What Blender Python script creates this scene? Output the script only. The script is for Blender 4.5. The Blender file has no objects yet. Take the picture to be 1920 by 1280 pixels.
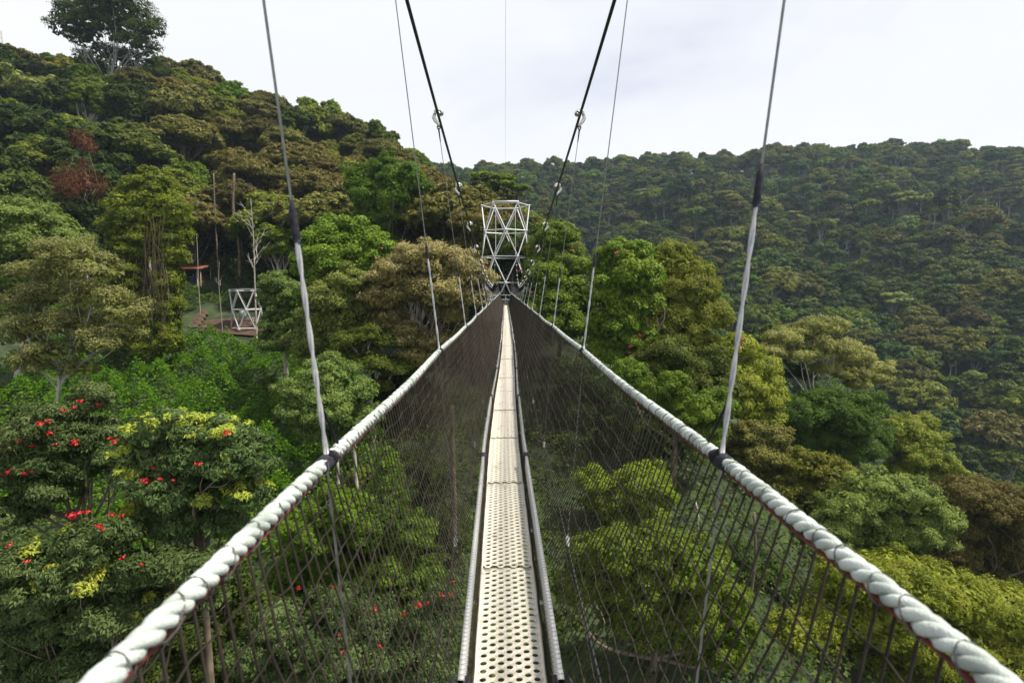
import bpy, bmesh, math, random
import numpy as np
from mathutils import Vector, Matrix

# ------------------------------------------------------------------ camera, sky, sun, exposure
S = bpy.context.scene
COL = S.collection
R = math.radians
CAMZ = 1.65                     # eye height above the walkway deck (deck is z = 0)
FPX = 1050.0                    # focal length in pixels of a 1920 wide frame
PITCH, YAW = math.atan(100 / FPX), math.atan(13 / FPX)

cam_d = bpy.data.cameras.new('camera')
cam = bpy.data.objects.new('camera', cam_d)
COL.objects.link(cam)
cam.location = (0, 0, CAMZ)
cam.rotation_euler = (math.pi / 2 - PITCH, 0, -YAW)
cam_d.sensor_width = 36.0
cam_d.lens = 36.0 * FPX / 1920
cam_d.clip_start, cam_d.clip_end = 0.02, 4000
cam_d.dof.use_dof = True
cam_d.dof.focus_distance = 14.0
cam_d.dof.aperture_fstop = 4.5
S.camera = cam

SUN_EL, SUN_AZ = R(60), R(98)          # azimuth clockwise from +Y (view direction): high, from the right
W = bpy.data.worlds.new('World')
S.world = W
W.use_nodes = True
nt = W.node_tree
for n in list(nt.nodes): nt.nodes.remove(n)
def wn(t, **k):
    n = nt.nodes.new(t)
    for a, b in k.items(): setattr(n, a, b)
    return n
w_out = wn('ShaderNodeOutputWorld'); w_bg = wn('ShaderNodeBackground')
sky = wn('ShaderNodeTexSky', sky_type='NISHITA', sun_disc=False, sun_elevation=SUN_EL, sun_rotation=SUN_AZ, altitude=2400)
w_mul = wn('ShaderNodeVectorMath', operation='SCALE'); w_mul.inputs['Scale'].default_value = 0.12
nt.links.new(sky.outputs[0], w_mul.inputs[0])
tc = wn('ShaderNodeTexCoord')
sep = wn('ShaderNodeSeparateXYZ'); nt.links.new(tc.outputs['Generated'], sep.inputs[0])
zz = wn('ShaderNodeMath', operation='MAXIMUM'); nt.links.new(sep.outputs['Z'], zz.inputs[0]); zz.inputs[1].default_value = 0.0
za = wn('ShaderNodeMath', operation='ADD'); nt.links.new(zz.outputs[0], za.inputs[0]); za.inputs[1].default_value = 0.22
dx = wn('ShaderNodeMath', operation='DIVIDE'); nt.links.new(sep.outputs['X'], dx.inputs[0]); nt.links.new(za.outputs[0], dx.inputs[1])
dy = wn('ShaderNodeMath', operation='DIVIDE'); nt.links.new(sep.outputs['Y'], dy.inputs[0]); nt.links.new(za.outputs[0], dy.inputs[1])
cmb = wn('ShaderNodeCombineXYZ'); dm = wn('ShaderNodeMath', operation='MULTIPLY'); dm.inputs[1].default_value = -1.0; nt.links.new(dx.outputs[0], dm.inputs[0]); nt.links.new(dm.outputs[0], cmb.inputs[0]); nt.links.new(dy.outputs[0], cmb.inputs[1])
cn = wn('ShaderNodeTexNoise'); cn.inputs['Scale'].default_value = 0.7; cn.inputs['Detail'].default_value = 5; cn.inputs['Roughness'].default_value = 0.52
cn.inputs['Distortion'].default_value = 0.35
ofs = wn('ShaderNodeVectorMath', operation='ADD'); ofs.inputs[1].default_value = (4.3, 2.1, 0.7)
nt.links.new(cmb.outputs[0], ofs.inputs[0]); nt.links.new(ofs.outputs[0], cn.inputs['Vector'])
cr = wn('ShaderNodeValToRGB')                       # cloud brightness: lavender grey bellies to white tops
cr.color_ramp.elements[0].position = 0.34; cr.color_ramp.elements[0].color = (0.76, 0.79, 0.89, 1)
cr.color_ramp.elements[1].position = 0.60; cr.color_ramp.elements[1].color = (0.95, 0.955, 0.965, 1)
e = cr.color_ramp.elements.new(0.44); e.color = (0.90, 0.915, 0.965, 1)
nt.links.new(cn.outputs['Fac'], cr.inputs[0])
cf = wn('ShaderNodeMapRange'); cf.inputs[1].default_value = 0.22; cf.inputs[2].default_value = 0.36   # thin spots let a little blue through
cf.inputs[3].default_value = 0.6; cf.inputs[4].default_value = 1.0
nt.links.new(cn.outputs['Fac'], cf.inputs[0])
mx = wn('ShaderNodeMix', data_type='RGBA'); nt.links.new(cf.outputs[0], mx.inputs[0])
nt.links.new(w_mul.outputs[0], mx.inputs[6]); nt.links.new(cr.outputs[0], mx.inputs[7])
nt.links.new(mx.outputs[2], w_bg.inputs[0]); w_bg.inputs[1].default_value = 0.74
nt.links.new(w_bg.outputs[0], w_out.inputs[0])

sun_d = bpy.data.lights.new('sun', 'SUN')
sun_d.energy, sun_d.angle, sun_d.color = 5.0, R(5), (1.0, 0.93, 0.77)
sun = bpy.data.objects.new('sun', sun_d); COL.objects.link(sun)
sdir = Vector((math.sin(SUN_AZ) * math.cos(SUN_EL), math.cos(SUN_AZ) * math.cos(SUN_EL), math.sin(SUN_EL)))
sun.rotation_euler = sdir.to_track_quat('Z', 'Y').to_euler()
sun.location = (0, -20, 60)

S.view_settings.view_transform = 'Standard'
S.view_settings.look = 'None'
S.view_settings.exposure = 0.52
S.view_settings.gamma = 1.0
S.view_settings.use_curve_mapping = False
S.render.engine = 'CYCLES'
S.cycles.max_bounces = 6; S.cycles.diffuse_bounces = 3; S.cycles.glossy_bounces = 2
S.cycles.transmission_bounces = 3; S.cycles.transparent_max_bounces = 4; S.cycles.volume_bounces = 0
S.cycles.use_denoising = True
S.cycles.caustics_reflective = S.cycles.caustics_refractive = False

# ------------------------------------------------------------------ projection helpers
_cp, _sp, _cy, _sy = math.cos(PITCH), math.sin(PITCH), math.cos(YAW), math.sin(YAW)
def ray(px, py):
    a, b = (px - 960) / FPX, (640 - py) / FPX
    y, z = _cp + b * _sp, -_sp + b * _cp
    return (a * _cy + y * _sy, -a * _sy + y * _cy, z)
def at(px, py, D):
    """the point at forward distance D (metres along +Y) seen at a pixel of the 1920 x 1280 photograph"""
    r = ray(px, py); k = D / r[1]
    return np.array((r[0] * k, D, CAMZ + r[2] * k))
def proj(P):
    P = np.atleast_2d(P) - np.array((0, 0, CAMZ))
    x = P[:, 0] * _cy - P[:, 1] * _sy; y = P[:, 0] * _sy + P[:, 1] * _cy; z = P[:, 2]
    d = y * _cp - z * _sp; u = y * _sp + z * _cp
    return np.stack((960 + FPX * x / d, 640 - FPX * u / d), 1)

# ------------------------------------------------------------------ mesh helpers
class MB:
    """collects shapes for ONE mesh"""
    def __init__(s): s.v, s.f, s.n, s.a = [], [], 0, []
    def add(s, v, f, a=0.0):
        v = np.asarray(v, float).reshape(-1, 3); f = np.asarray(f, np.int64)
        s.v.append(v); s.f.append(f + s.n); s.n += len(v)
        s.a.append(np.full(len(v), a) if np.isscalar(a) else np.asarray(a, float))
    def box(s, lo, hi):
        x0, y0, z0 = lo; x1, y1, z1 = hi
        s.add([(x0,y0,z0),(x1,y0,z0),(x1,y1,z0),(x0,y1,z0),(x0,y0,z1),(x1,y0,z1),(x1,y1,z1),(x0,y1,z1)],
              [(0,3,2,1),(4,5,6,7),(0,1,5,4),(1,2,6,5),(2,3,7,6),(3,0,4,7)])
    def tube(s, pts, r, sides=8, caps=True, a=0.0):
        p = np.asarray(pts, float); n = len(p)
        r = np.full(n, r) if np.isscalar(r) else np.asarray(r, float)
        t = np.gradient(p, axis=0) if n > 2 else np.repeat((p[1] - p[0])[None], 2, 0)
        t /= np.linalg.norm(t, axis=1)[:, None] + 1e-12
        m = np.abs(t.mean(0)); ref = np.eye(3)[int(np.argmin(m))]
        u = np.cross(t, ref); u /= np.linalg.norm(u, axis=1)[:, None] + 1e-12
        w = np.cross(t, u)
        th = np.arange(sides) * 2 * np.pi / sides
        v = p[:, None] + r[:, None, None] * (np.cos(th)[None, :, None] * u[:, None] + np.sin(th)[None, :, None] * w[:, None])
        i = np.arange(n - 1)[:, None] * sides; j = np.arange(sides)[None]; k = (j + 1) % sides
        f = np.stack(((i + j), (i + k), (i + sides + k), (i + sides + j)), -1).reshape(-1, 4)
        s.add(v.reshape(-1, 3), f, a)
        if caps and sides == 4 or caps and sides == 8 or caps and sides == 6:
            b = s.n - n * sides
            for o in (b, b + (n - 1) * sides):
                for q in range(1, sides - 2, 2):
                    s.f.append(np.array([[o, o + q, o + q + 1, o + q + 2]]))
    def build(s, name, mat, parent=None, smooth=False, attr=None, loc=None):
        me = make_mesh(name, np.concatenate(s.v), np.concatenate(s.f), mat, smooth, np.concatenate(s.a) if attr else None, attr)
        return link(name, me, parent, loc)

def make_mesh(name, v, f, mat, smooth=False, a=None, attr=None):
    me = bpy.data.meshes.new(name)
    k = f.shape[1]
    me.vertices.add(len(v)); me.vertices.foreach_set('co', np.ascontiguousarray(v, np.float32).ravel())
    me.loops.add(f.size); me.loops.foreach_set('vertex_index', np.ascontiguousarray(f, np.int32).ravel())
    me.polygons.add(len(f)); me.polygons.foreach_set('loop_start', np.arange(len(f), dtype=np.int32) * k)
    if smooth: me.polygons.foreach_set('use_smooth', np.ones(len(f), bool))
    if attr:
        at_ = me.attributes.new(attr, 'FLOAT', 'POINT'); at_.data.foreach_set('value', np.ascontiguousarray(a, np.float32))
    me.update(calc_edges=True)
    if mat: me.materials.append(mat)
    return me
def link(name, me, parent=None, loc=None):
    o = bpy.data.objects.new(name, me); COL.objects.link(o)
    if parent is not None: o.parent = parent
    if loc is not None: o.location = loc
    return o
def empty(name, loc, label, cat, group=None):
    o = bpy.data.objects.new(name, None); COL.objects.link(o); o.location = loc
    o.empty_display_size = 0.3
    return tag(o, label, cat, group)
def tag(o, label=None, cat=None, group=None, kind=None):
    if label: o['label'] = label
    if cat: o['category'] = cat
    if group: o['group'] = group
    if kind: o['kind'] = kind
    return o
def catmull(P, n):
    """smooth curve through control points P (rows), n samples per span"""
    P = np.asarray(P, float); Q = np.vstack((2 * P[0] - P[1], P, 2 * P[-1] - P[-2])); out = []
    for i in range(1, len(Q) - 2):
        t = np.linspace(0, 1, n, endpoint=False)[:, None]
        a, b, c, d = Q[i - 1], Q[i], Q[i + 1], Q[i + 2]
        out.append(0.5 * (2 * b + (c - a) * t + (2 * a - 5 * b + 4 * c - d) * t ** 2 + (-a + 3 * b - 3 * c + d) * t ** 3))
    return np.vstack(out + [Q[-2][None]])

# ------------------------------------------------------------------ materials
def mat_base(name):
    m = bpy.data.materials.new(name); m.use_nodes = True
    t = m.node_tree; b = t.nodes['Principled BSDF']
    return m, t, b
def rgba(c): return (c[0], c[1], c[2], 1)
def solid(name, c1, c2=None, scale=20.0, rough=0.7, metal=0.0, bump=0.0, detail=4, contrast=(0.35, 0.65), coord='Object', spec=0.5):
    m, t, b = mat_base(name)
    b.inputs['Roughness'].default_value = rough; b.inputs['Metallic'].default_value = metal
    b.inputs['Specular IOR Level'].default_value = spec
    b.inputs['Base Color'].default_value = rgba(c1)
    if c2 is not None:
        tc = t.nodes.new('ShaderNodeTexCoord'); nz = t.nodes.new('ShaderNodeTexNoise')
        nz.inputs['Scale'].default_value = scale; nz.inputs['Detail'].default_value = detail
        t.links.new(tc.outputs[coord], nz.inputs['Vector'])
        rp = t.nodes.new('ShaderNodeValToRGB')
        rp.color_ramp.elements[0].position, rp.color_ramp.elements[1].position = contrast
        rp.color_ramp.elements[0].color, rp.color_ramp.elements[1].color = rgba(c1), rgba(c2)
        t.links.new(nz.outputs['Fac'], rp.inputs[0]); t.links.new(rp.outputs[0], b.inputs['Base Color'])
        if bump:
            bp = t.nodes.new('ShaderNodeBump'); bp.inputs['Strength'].default_value = bump; bp.inputs['Distance'].default_value = 0.02
            t.links.new(nz.outputs['Fac'], bp.inputs['Height']); t.links.new(bp.outputs[0], b.inputs['Normal'])
    return m
def leafmat(name, c1, c2, tip=None, trans=0.32, var=0.34, patch=None):
    """foliage: colour differs from leaf to leaf, from branch to branch and from tree to tree; young growth / blossom where 'tip' is set"""
    m, t, b = mat_base(name); N = t.nodes.new; L = t.links.new
    g = N('ShaderNodeNewGeometry'); oi = N('ShaderNodeObjectInfo'); tc = N('ShaderNodeTexCoord')
    nz = N('ShaderNodeTexNoise'); nz.inputs['Scale'].default_value = 0.55; nz.inputs['Detail'].default_value = 3
    L(tc.outputs['Object'], nz.inputs['Vector'])
    f1 = N('ShaderNodeMath'); f1.operation = 'MULTIPLY_ADD'; L(nz.outputs['Fac'], f1.inputs[0]); f1.inputs[1].default_value = 2.2; f1.inputs[2].default_value = -0.95
    f2 = N('ShaderNodeMath'); f2.operation = 'MULTIPLY_ADD'; f2.use_clamp = True; L(g.outputs['Random Per Island'], f2.inputs[0]); f2.inputs[1].default_value = 0.75; L(f1.outputs[0], f2.inputs[2])
    mc = N('ShaderNodeMix'); mc.data_type = 'RGBA'; L(f2.outputs[0], mc.inputs[0]); mc.inputs[6].default_value = rgba(c1); mc.inputs[7].default_value = rgba(c2)
    col = mc.outputs[2]
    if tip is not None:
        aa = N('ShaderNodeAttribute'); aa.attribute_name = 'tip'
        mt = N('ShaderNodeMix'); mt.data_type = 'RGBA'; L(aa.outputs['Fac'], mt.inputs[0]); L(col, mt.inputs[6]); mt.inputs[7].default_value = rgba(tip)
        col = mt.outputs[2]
    hs = N('ShaderNodeHueSaturation'); L(col, hs.inputs['Color'])
    h = N('ShaderNodeMapRange'); L(oi.outputs['Random'], h.inputs[0]); h.inputs[3].default_value = 0.5 - 0.07 * var; h.inputs[4].default_value = 0.5 + 0.07 * var
    rv = N('ShaderNodeMath'); rv.operation = 'MULTIPLY'; L(oi.outputs['Random'], rv.inputs[0]); rv.inputs[1].default_value = 7.31
    fr = N('ShaderNodeMath'); fr.operation = 'FRACT'; L(rv.outputs[0], fr.inputs[0])
    v = N('ShaderNodeMapRange'); L(fr.outputs[0], v.inputs[0]); v.inputs[3].default_value = 1 - var; v.inputs[4].default_value = 1 + var
    hs.inputs['Saturation'].default_value = 1.08; L(h.outputs[0], hs.inputs['Hue']); L(v.outputs[0], hs.inputs['Value'])
    b.inputs['Roughness'].default_value = 0.6; b.inputs['Specular IOR Level'].default_value = 0.16
    L(hs.outputs[0], b.inputs['Base Color'])
    tr = N('ShaderNodeBsdfTranslucent'); L(hs.outputs[0], tr.inputs[0])
    ms = N('ShaderNodeMixShader'); ms.inputs[0].default_value = trans
    L(b.outputs[0], ms.inputs[1]); L(tr.outputs[0], ms.inputs[2])
    L(ms.outputs[0], t.nodes['Material Output'].inputs['Surface'])
    return m

M = {}
M['rope'] = solid('rope_white', (0.24, 0.28, 0.26), (0.50, 0.545, 0.525), 11, 0.9, bump=0.35, spec=0.1, detail=9, contrast=(0.3, 0.55))
_t = M['rope'].node_tree; _fn = _t.nodes.new('ShaderNodeTexNoise'); _fn.inputs['Scale'].default_value = 260; _fn.inputs['Detail'].default_value = 3
_b2 = _t.nodes.new('ShaderNodeBump'); _b2.inputs['Strength'].default_value = 0.8; _b2.inputs['Distance'].default_value = 0.004       # loose fibres
_t.links.new(next(n for n in _t.nodes if n.type == 'TEX_COORD').outputs['Object'], _fn.inputs['Vector']); _t.links.new(_fn.outputs['Fac'], _b2.inputs['Height'])
_pb = next(n for n in _t.nodes if n.type == 'BSDF_PRINCIPLED'); _b1 = next(n for n in _t.nodes if n.type == 'BUMP' and n != _b2)
_t.links.new(_b1.outputs[0], _b2.inputs['Normal']); _t.links.new(_b2.outputs[0], _pb.inputs['Normal'])
M['redrope'] = solid('rope_red', (0.16, 0.02, 0.018), (0.07, 0.02, 0.02), 30, 0.85)
M['twine'] = solid('twine', (0.10, 0.095, 0.09), (0.04, 0.04, 0.045), 12, 0.9)
M['tape'] = solid('dark_tape', (0.010, 0.011, 0.018), (0.030, 0.030, 0.040), 60, 0.8, spec=0.2)
M['net'] = solid('net_cord', (0.017, 0.013, 0.010), (0.038, 0.031, 0.025), 9, 0.85, spec=0.2)
M['cable'] = solid('cable_black', (0.012, 0.012, 0.018), (0.03, 0.03, 0.04), 40, 0.45)
M['wire'] = solid('steel_wire', (0.30, 0.31, 0.34), (0.42, 0.42, 0.43), 30, 0.5, 0.4)
M['galv'] = solid('galvanised', (0.50, 0.51, 0.53), (0.66, 0.66, 0.67), 4, 0.5, 0.35)
M['chrome'] = solid('clamp_steel', (0.42, 0.41, 0.42), (0.66, 0.65, 0.64), 18, 0.32, 0.75)
M['alu'] = solid('aluminium', (0.40, 0.41, 0.43), (0.56, 0.56, 0.57), 3, 0.42, 0.4)
M['deck'] = solid('deck_cream', (0.27, 0.235, 0.18), (0.57, 0.53, 0.46), 7, 0.6, bump=0.0, contrast=(0.25, 0.43), detail=8)
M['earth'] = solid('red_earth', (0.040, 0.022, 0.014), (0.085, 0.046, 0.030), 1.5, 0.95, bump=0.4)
M['step'] = solid('step_timber', (0.08, 0.05, 0.032), (0.12, 0.08, 0.05), 6, 0.85)
M['bark'] = solid('bark_brown', (0.075, 0.055, 0.04), (0.16, 0.125, 0.09), 2.2, 0.9, bump=0.5)
M['barkpale'] = solid('bark_pale', (0.26, 0.235, 0.20), (0.45, 0.42, 0.38), 2.5, 0.85, bump=0.4)
M['barkgrey'] = solid('bark_grey', (0.16, 0.16, 0.14), (0.30, 0.29, 0.26), 1.2, 0.9, bump=0.4)
M['vine'] = solid('dry_vine', (0.075, 0.05, 0.03), (0.13, 0.09, 0.055), 3, 0.9)
M['red'] = solid('flower_red', (0.42, 0.010, 0.014), (0.55, 0.018, 0.018), 4, 0.6)
M['pink'] = solid('flower_salmon', (0.50, 0.11, 0.06), (0.58, 0.22, 0.13), 2, 0.6)
M['cream'] = solid('flower_cream', (0.70, 0.68, 0.35), (0.78, 0.74, 0.45), 2, 0.6)
M['roof'] = solid('roof_orange', (0.17, 0.05, 0.017), (0.22, 0.075, 0.026), 2, 0.7)
M['timber'] = solid('post_timber', (0.20, 0.13, 0.08), (0.32, 0.23, 0.15), 3, 0.85)
M['tarp'] = solid('grey_sheet', (0.16, 0.17, 0.16), (0.24, 0.25, 0.24), 2, 0.7)
M['board'] = solid('sign_board', (0.35, 0.42, 0.38), (0.45, 0.50, 0.46), 2, 0.6)
M['blue'] = solid('cloth_blue', (0.015, 0.035, 0.22), (0.03, 0.06, 0.30), 6, 0.85)
M['skin'] = solid('skin', (0.10, 0.055, 0.035), None, rough=0.55)
M['cap'] = solid('white_cap', (0.75, 0.75, 0.72), None, rough=0.6)

LM = {}
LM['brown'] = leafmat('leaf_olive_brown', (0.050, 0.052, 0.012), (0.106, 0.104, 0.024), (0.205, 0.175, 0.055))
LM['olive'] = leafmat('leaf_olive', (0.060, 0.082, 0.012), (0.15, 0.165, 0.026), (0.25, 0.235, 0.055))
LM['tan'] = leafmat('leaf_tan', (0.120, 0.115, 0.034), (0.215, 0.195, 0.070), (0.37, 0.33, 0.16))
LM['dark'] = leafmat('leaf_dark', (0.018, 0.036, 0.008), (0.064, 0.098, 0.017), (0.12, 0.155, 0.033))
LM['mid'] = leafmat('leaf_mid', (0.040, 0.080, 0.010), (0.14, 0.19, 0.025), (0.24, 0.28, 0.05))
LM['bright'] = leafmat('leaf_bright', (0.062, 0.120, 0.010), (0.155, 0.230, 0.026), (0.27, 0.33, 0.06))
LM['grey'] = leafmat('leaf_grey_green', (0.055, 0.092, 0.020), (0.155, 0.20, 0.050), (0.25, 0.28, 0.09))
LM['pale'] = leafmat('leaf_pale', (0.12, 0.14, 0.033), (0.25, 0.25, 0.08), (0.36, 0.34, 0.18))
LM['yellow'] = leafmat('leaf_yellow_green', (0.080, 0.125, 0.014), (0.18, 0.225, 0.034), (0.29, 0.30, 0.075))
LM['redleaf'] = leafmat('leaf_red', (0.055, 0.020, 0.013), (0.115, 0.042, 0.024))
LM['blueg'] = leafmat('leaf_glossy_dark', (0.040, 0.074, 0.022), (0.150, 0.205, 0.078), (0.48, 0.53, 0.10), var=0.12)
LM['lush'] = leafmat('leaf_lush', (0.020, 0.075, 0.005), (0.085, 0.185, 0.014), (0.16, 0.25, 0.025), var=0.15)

# ------------------------------------------------------------------ terrain (heights relative to the eye, spline through surveyed points)
CP = np.array([
 (-15,-25,-22),(15,-25,-24),(0,0,-21),(0,20,-18),(0,40,-12.5),(0,56,-9),(0,75,-3),(0,92,3),
 (-34,72,-5.1),(-28,74,-5.1),(-40,72,-5.0),(-30,40,-12),(-20,25,-17),(-18,42,-13),(-22,58,-10),(-40,50,-9.5),(-60,60,-4),(-45,80,-2),
 (-47,87,0.6),(-40,84,-1.5),(-60,95,9),(-100,95,16),(-42,105,10),
 (-80,125,33),(-120,130,41),(-160,120,42),(-100,105,22),(-66,140,35),(-45,145,32),(-28,150,24),(-22,185,22),(-50,125,22),(-28,110,8),(-25,85,0),
 (-95,170,46),(-170,180,55),(-60,200,24),(-120,230,40),
 (12,55,-9),(20,57,-11),(35,60,-18),(45,60,-25),(60,60,-36),(20,35,-19),(35,35,-27),(60,35,-40),(20,12,-24),(45,10,-34),(12,90,-6),(30,90,-28),(12,120,-14),
 (60,110,-52),(100,130,-58),(40,140,-40),(100,90,-60),(0,130,2),(0,180,4),(30,190,-12),(100,175,-42),(170,160,-38),
 (70,230,-12),(130,240,-8),(200,215,-10),(179,330,34),(95,330,28),(48,330,16),(300,330,42),
 (232,440,92),(400,430,90),(68,470,88),(150,455,91),(-44,470,86),(-30,390,55),(-30,300,22),(320,440,96),(480,400,88),
 (-150,500,92),(200,560,95),(420,560,96),(0,600,92),(-200,650,92),(500,680,92),(150,700,90),(-200,350,60),
 (520,300,45),(300,210,-8),(330,120,-30),(250,60,-50),(150,20,-55),(150,-25,-55),(-80,20,-12),(-140,50,5),(-120,-25,-14),(-220,-25,0),(-250,100,40),
], float)
def _tk(d2): return 0.5 * d2 * np.log(np.maximum(d2, 1e-9))
_c = CP[:, :2] / 100
_K = _tk(((_c[:, None] - _c[None]) ** 2).sum(-1)) + np.eye(len(_c)) * 0.004
_P = np.hstack((np.ones((len(_c), 1)), _c))
_A = np.block([[_K, _P], [_P.T, np.zeros((3, 3))]])
_W = np.linalg.solve(_A, np.concatenate((CP[:, 2], np.zeros(3))))
def ground(x, y):
    q = np.stack((np.atleast_1d(x), np.atleast_1d(y)), -1).astype(float) / 100
    out = np.empty(len(q))
    for i in range(0, len(q), 20000):
        p = q[i:i + 20000]
        out[i:i + 20000] = _tk(((p[:, None] - _c[None]) ** 2).sum(-1)) @ _W[:-3] + _W[-3] + p @ _W[-2:]
    X, Y = q[:, 0] * 100, q[:, 1] * 100
    m = np.clip((Y - 190) / 90, 0, 1) * np.clip((X + 90) / 60, 0, 1) * np.clip((455 - Y) / 90, 0.22, 1)
    out += m * (7.5 * np.sin(X / 17 + 1.1 * np.sin(Y / 55) - Y / 70) + 4.0 * np.sin(X / 7.3 + Y / 31) + 3.0 * np.sin(Y / 19 + X / 40))
    return out + CAMZ
def g1(x, y): return float(ground([x], [y])[0])

gx, gy = np.arange(-320, 561, 5.0), np.arange(-28, 741, 5.0)
GX, GY = np.meshgrid(gx, gy)
GZ = ground(GX.ravel(), GY.ravel())
rngG = np.random.default_rng(5)
GZ += 0.25 * np.sin(GX.ravel() * 0.9 + 1.3 * np.sin(GY.ravel() * 0.31)) * np.cos(GY.ravel() * 0.77)
i = (np.arange(len(gy) - 1)[:, None] * len(gx) + np.arange(len(gx) - 1)[None]).ravel()
gm = solid('forest_floor', (0.012, 0.020, 0.006), (0.035, 0.060, 0.014), 0.6, 0.95, bump=0.6, detail=8, coord='Object')
terr = link('terrain', make_mesh('terrain', np.stack((GX.ravel(), GY.ravel(), GZ), 1), np.stack((i, i + 1, i + 1 + len(gx), i + len(gx)), 1), gm, True))
tag(terr, 'forested valley floor and hillsides under the trees', None, None, 'structure')

# ------------------------------------------------------------------ the suspension walkway
D_END = 56.0
def deck_x(d): return np.interp(d, [-2, 2, 5.7, 8.3, 11.4, 16, 30, 58], [.02, .022, -.012, 0, .038, .07, .085, .07])
def deck_z(d): return 0.02 * np.sin(np.asarray(d) * 0.35) - 0.02
def rail_x(d, s): return np.where(s < 0, -0.525, 0.635) + 0.006 * np.sin(np.asarray(d) * 1.1 + s) + np.interp(d, [0, 30, 58], [0, 0.0, 0.02 * -s])
def rail_z(d):
    d = np.asarray(d, float)
    return 1.15 - 0.012 * np.sin((d - 1.6) / 2.9 * np.pi) ** 2 + np.interp(d, [0, 44, 52, 56, 58], [0, -0.03, -0.05, 0.05, 0.12])
def cab_x(d, s):
    return np.interp(d, [-6, 0, 7.3, 13, 33, 57], [-.90, -.89, -.85, -.815, -.82, -1.0]) if s < 0 else np.interp(d, [-6, 0, 7.3, 13, 33, 57], [1.0, .99, .96, .935, .88, 1.12])
def cab_z(d):
    d = np.asarray(d, float)
    return CAMZ + 0.15 + np.where(d < 36, 0.0025, 0.0066) * (36 - d) ** 2

bridge = empty('suspension_footbridge', (0, 0, 0), 'narrow canopy walkway with white rope handrails and dark net sides leading ahead', 'footbridge')

# deck plates: perforated tread, one mesh with real holes shared by all
def plate_mesh(L=1.44):
    b = MB(); dxh, dyh = 0.039, 0.026
    th = np.arange(12) * np.pi / 6
    hx = np.array([.0282, (.0282 + .01085) / 2, .01085, 0, -.01085, -(.0282 + .01085) / 2, -.0282, -(.0282 + .01085) / 2, -.01085, 0, .01085, (.0282 + .01085) / 2])
    hy = np.array([0, .013, .026, .026, .026, .013, 0, -.013, -.026, -.026, -.026, -.013])
    rings = [(None, -.0035)] + [(r, z) for r, z in ((.0214, .0006), (.0182, .0018), (.0156, -.0004), (.0148, -.0045))]
    rows = int(L / dyh) - 1
    for k in range(rows):
        y = -L / 2 + dyh * (k + 1)
        xs = (-.117, -.039, .039, .117) if k % 2 == 0 else (-.078, 0, .078)
        for x in xs:
            V = []
            for r, z in rings:
                cx, cy_ = (hx, hy) if r is None else (r * np.cos(th), r * np.sin(th) * 0.96)
                V.append(np.stack((x + cx, y + cy_, np.full(12, z)), 1))
            F = [(q * 12 + j, q * 12 + (j + 1) % 12, (q + 1) * 12 + (j + 1) % 12, (q + 1) * 12 + j) for q in range(4) for j in range(12)]
            b.add(np.vstack(V), F)
        if k % 2:
            for s in (-1, 1):
                b.add([(s * .1278, y, -.0035), (s * .1452, y - s * .026, -.0035), (s * .1452, y, -.0035), (s * .1452, y + s * .026, -.0035)], [(0, 1, 2, 3)])
    b.box((-.156, -L / 2, -.03), (-.1446, L / 2, .0008)); b.box((.1446, -L / 2, -.03), (.156, L / 2, .0008))
    for s in (-1, 1):
        b.box((-.1446, s * (L / 2 - .006) - .006, -.03), (.1446, s * (L / 2 - .006) + .006, -.012))
    return make_mesh('deck_plate', np.concatenate(b.v), np.concatenate(b.f), M['deck'], True)
pm = plate_mesh()
rng = np.random.default_rng(11)
d = 1.05 - 1.5
while d < D_END - 0.3:
    o = link('deck_plate', pm, bridge)
    m0, m1 = float(deck_x(d - .72)), float(deck_x(d + .72))
    o.location = (float(deck_x(d)), d, float(deck_z(d)) + rng.normal(0, .002))
    o.rotation_euler = (float(deck_z(d + .7) - deck_z(d - .7)) / 1.4, 0, -math.atan2(m1 - m0, 1.44))
    d += 1.455
# aluminium ladder rails on both sides
for s in (-1, 1):
    d = -0.9; k = 0
    while d < D_END - 0.5:
        d2 = min(d + 2.95, D_END)
        b = MB(); n = 8
        t = np.linspace(d, d2, n)
        off = 0.196 + 0.006 * ((k * 7 + (s > 0) * 3) % 3 - 1)
        x = deck_x(t) + s * off; z = deck_z(t) + 0.055 + 0.012 * ((k * 5) % 3 - 1)
        for zz_, ww, hh in ((0.0, .0125, .070),):
            V = []
            for q in range(n):
                for (a_, c_) in ((-1, -1), (1, -1), (1, -.55), (.45, -.5), (.45, .5), (1, .55), (1, 1), (-1, 1)):
                    V.append((x[q] + s * a_ * ww, t[q], z[q] + c_ * hh))
            F = [(q * 8 + j, q * 8 + (j + 1) % 8, (q + 1) * 8 + (j + 1) % 8, (q + 1) * 8 + j) for q in range(n - 1) for j in range(8)]
            b.add(V, F)
        o = b.build('side_rail', M['alu'], bridge)
        c = MB(); c.box((x[-1] - .024, d2 - .05, z[-1] - .05), (x[-1] + .024, d2 + .05, z[-1] + .078))
        c.tube([(x[-1] + s * .03, d2 - .02, z[-1] + .06), (x[-1] + s * .05, d2 + .0, z[-1] + .075), (x[-1] + s * .03, d2 + .02, z[-1] + .1)], .008, 6)
        c.build('coupling', M['tape'], o, True)
        d = d2; k += 1
# rungs under the deck carry the plates between the rails
rb = MB(); rb.tube([(-0.22, 0, 0), (0.22, 0, 0)], .014, 6)
rm = make_mesh('rung', np.concatenate(rb.v), np.concatenate(rb.f), M['alu'], True)
d = 0.2
while d < D_END:
    link('rung', rm, bridge, (float(deck_x(d)), d, float(deck_z(d)) - 0.048)); d += 0.9

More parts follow.
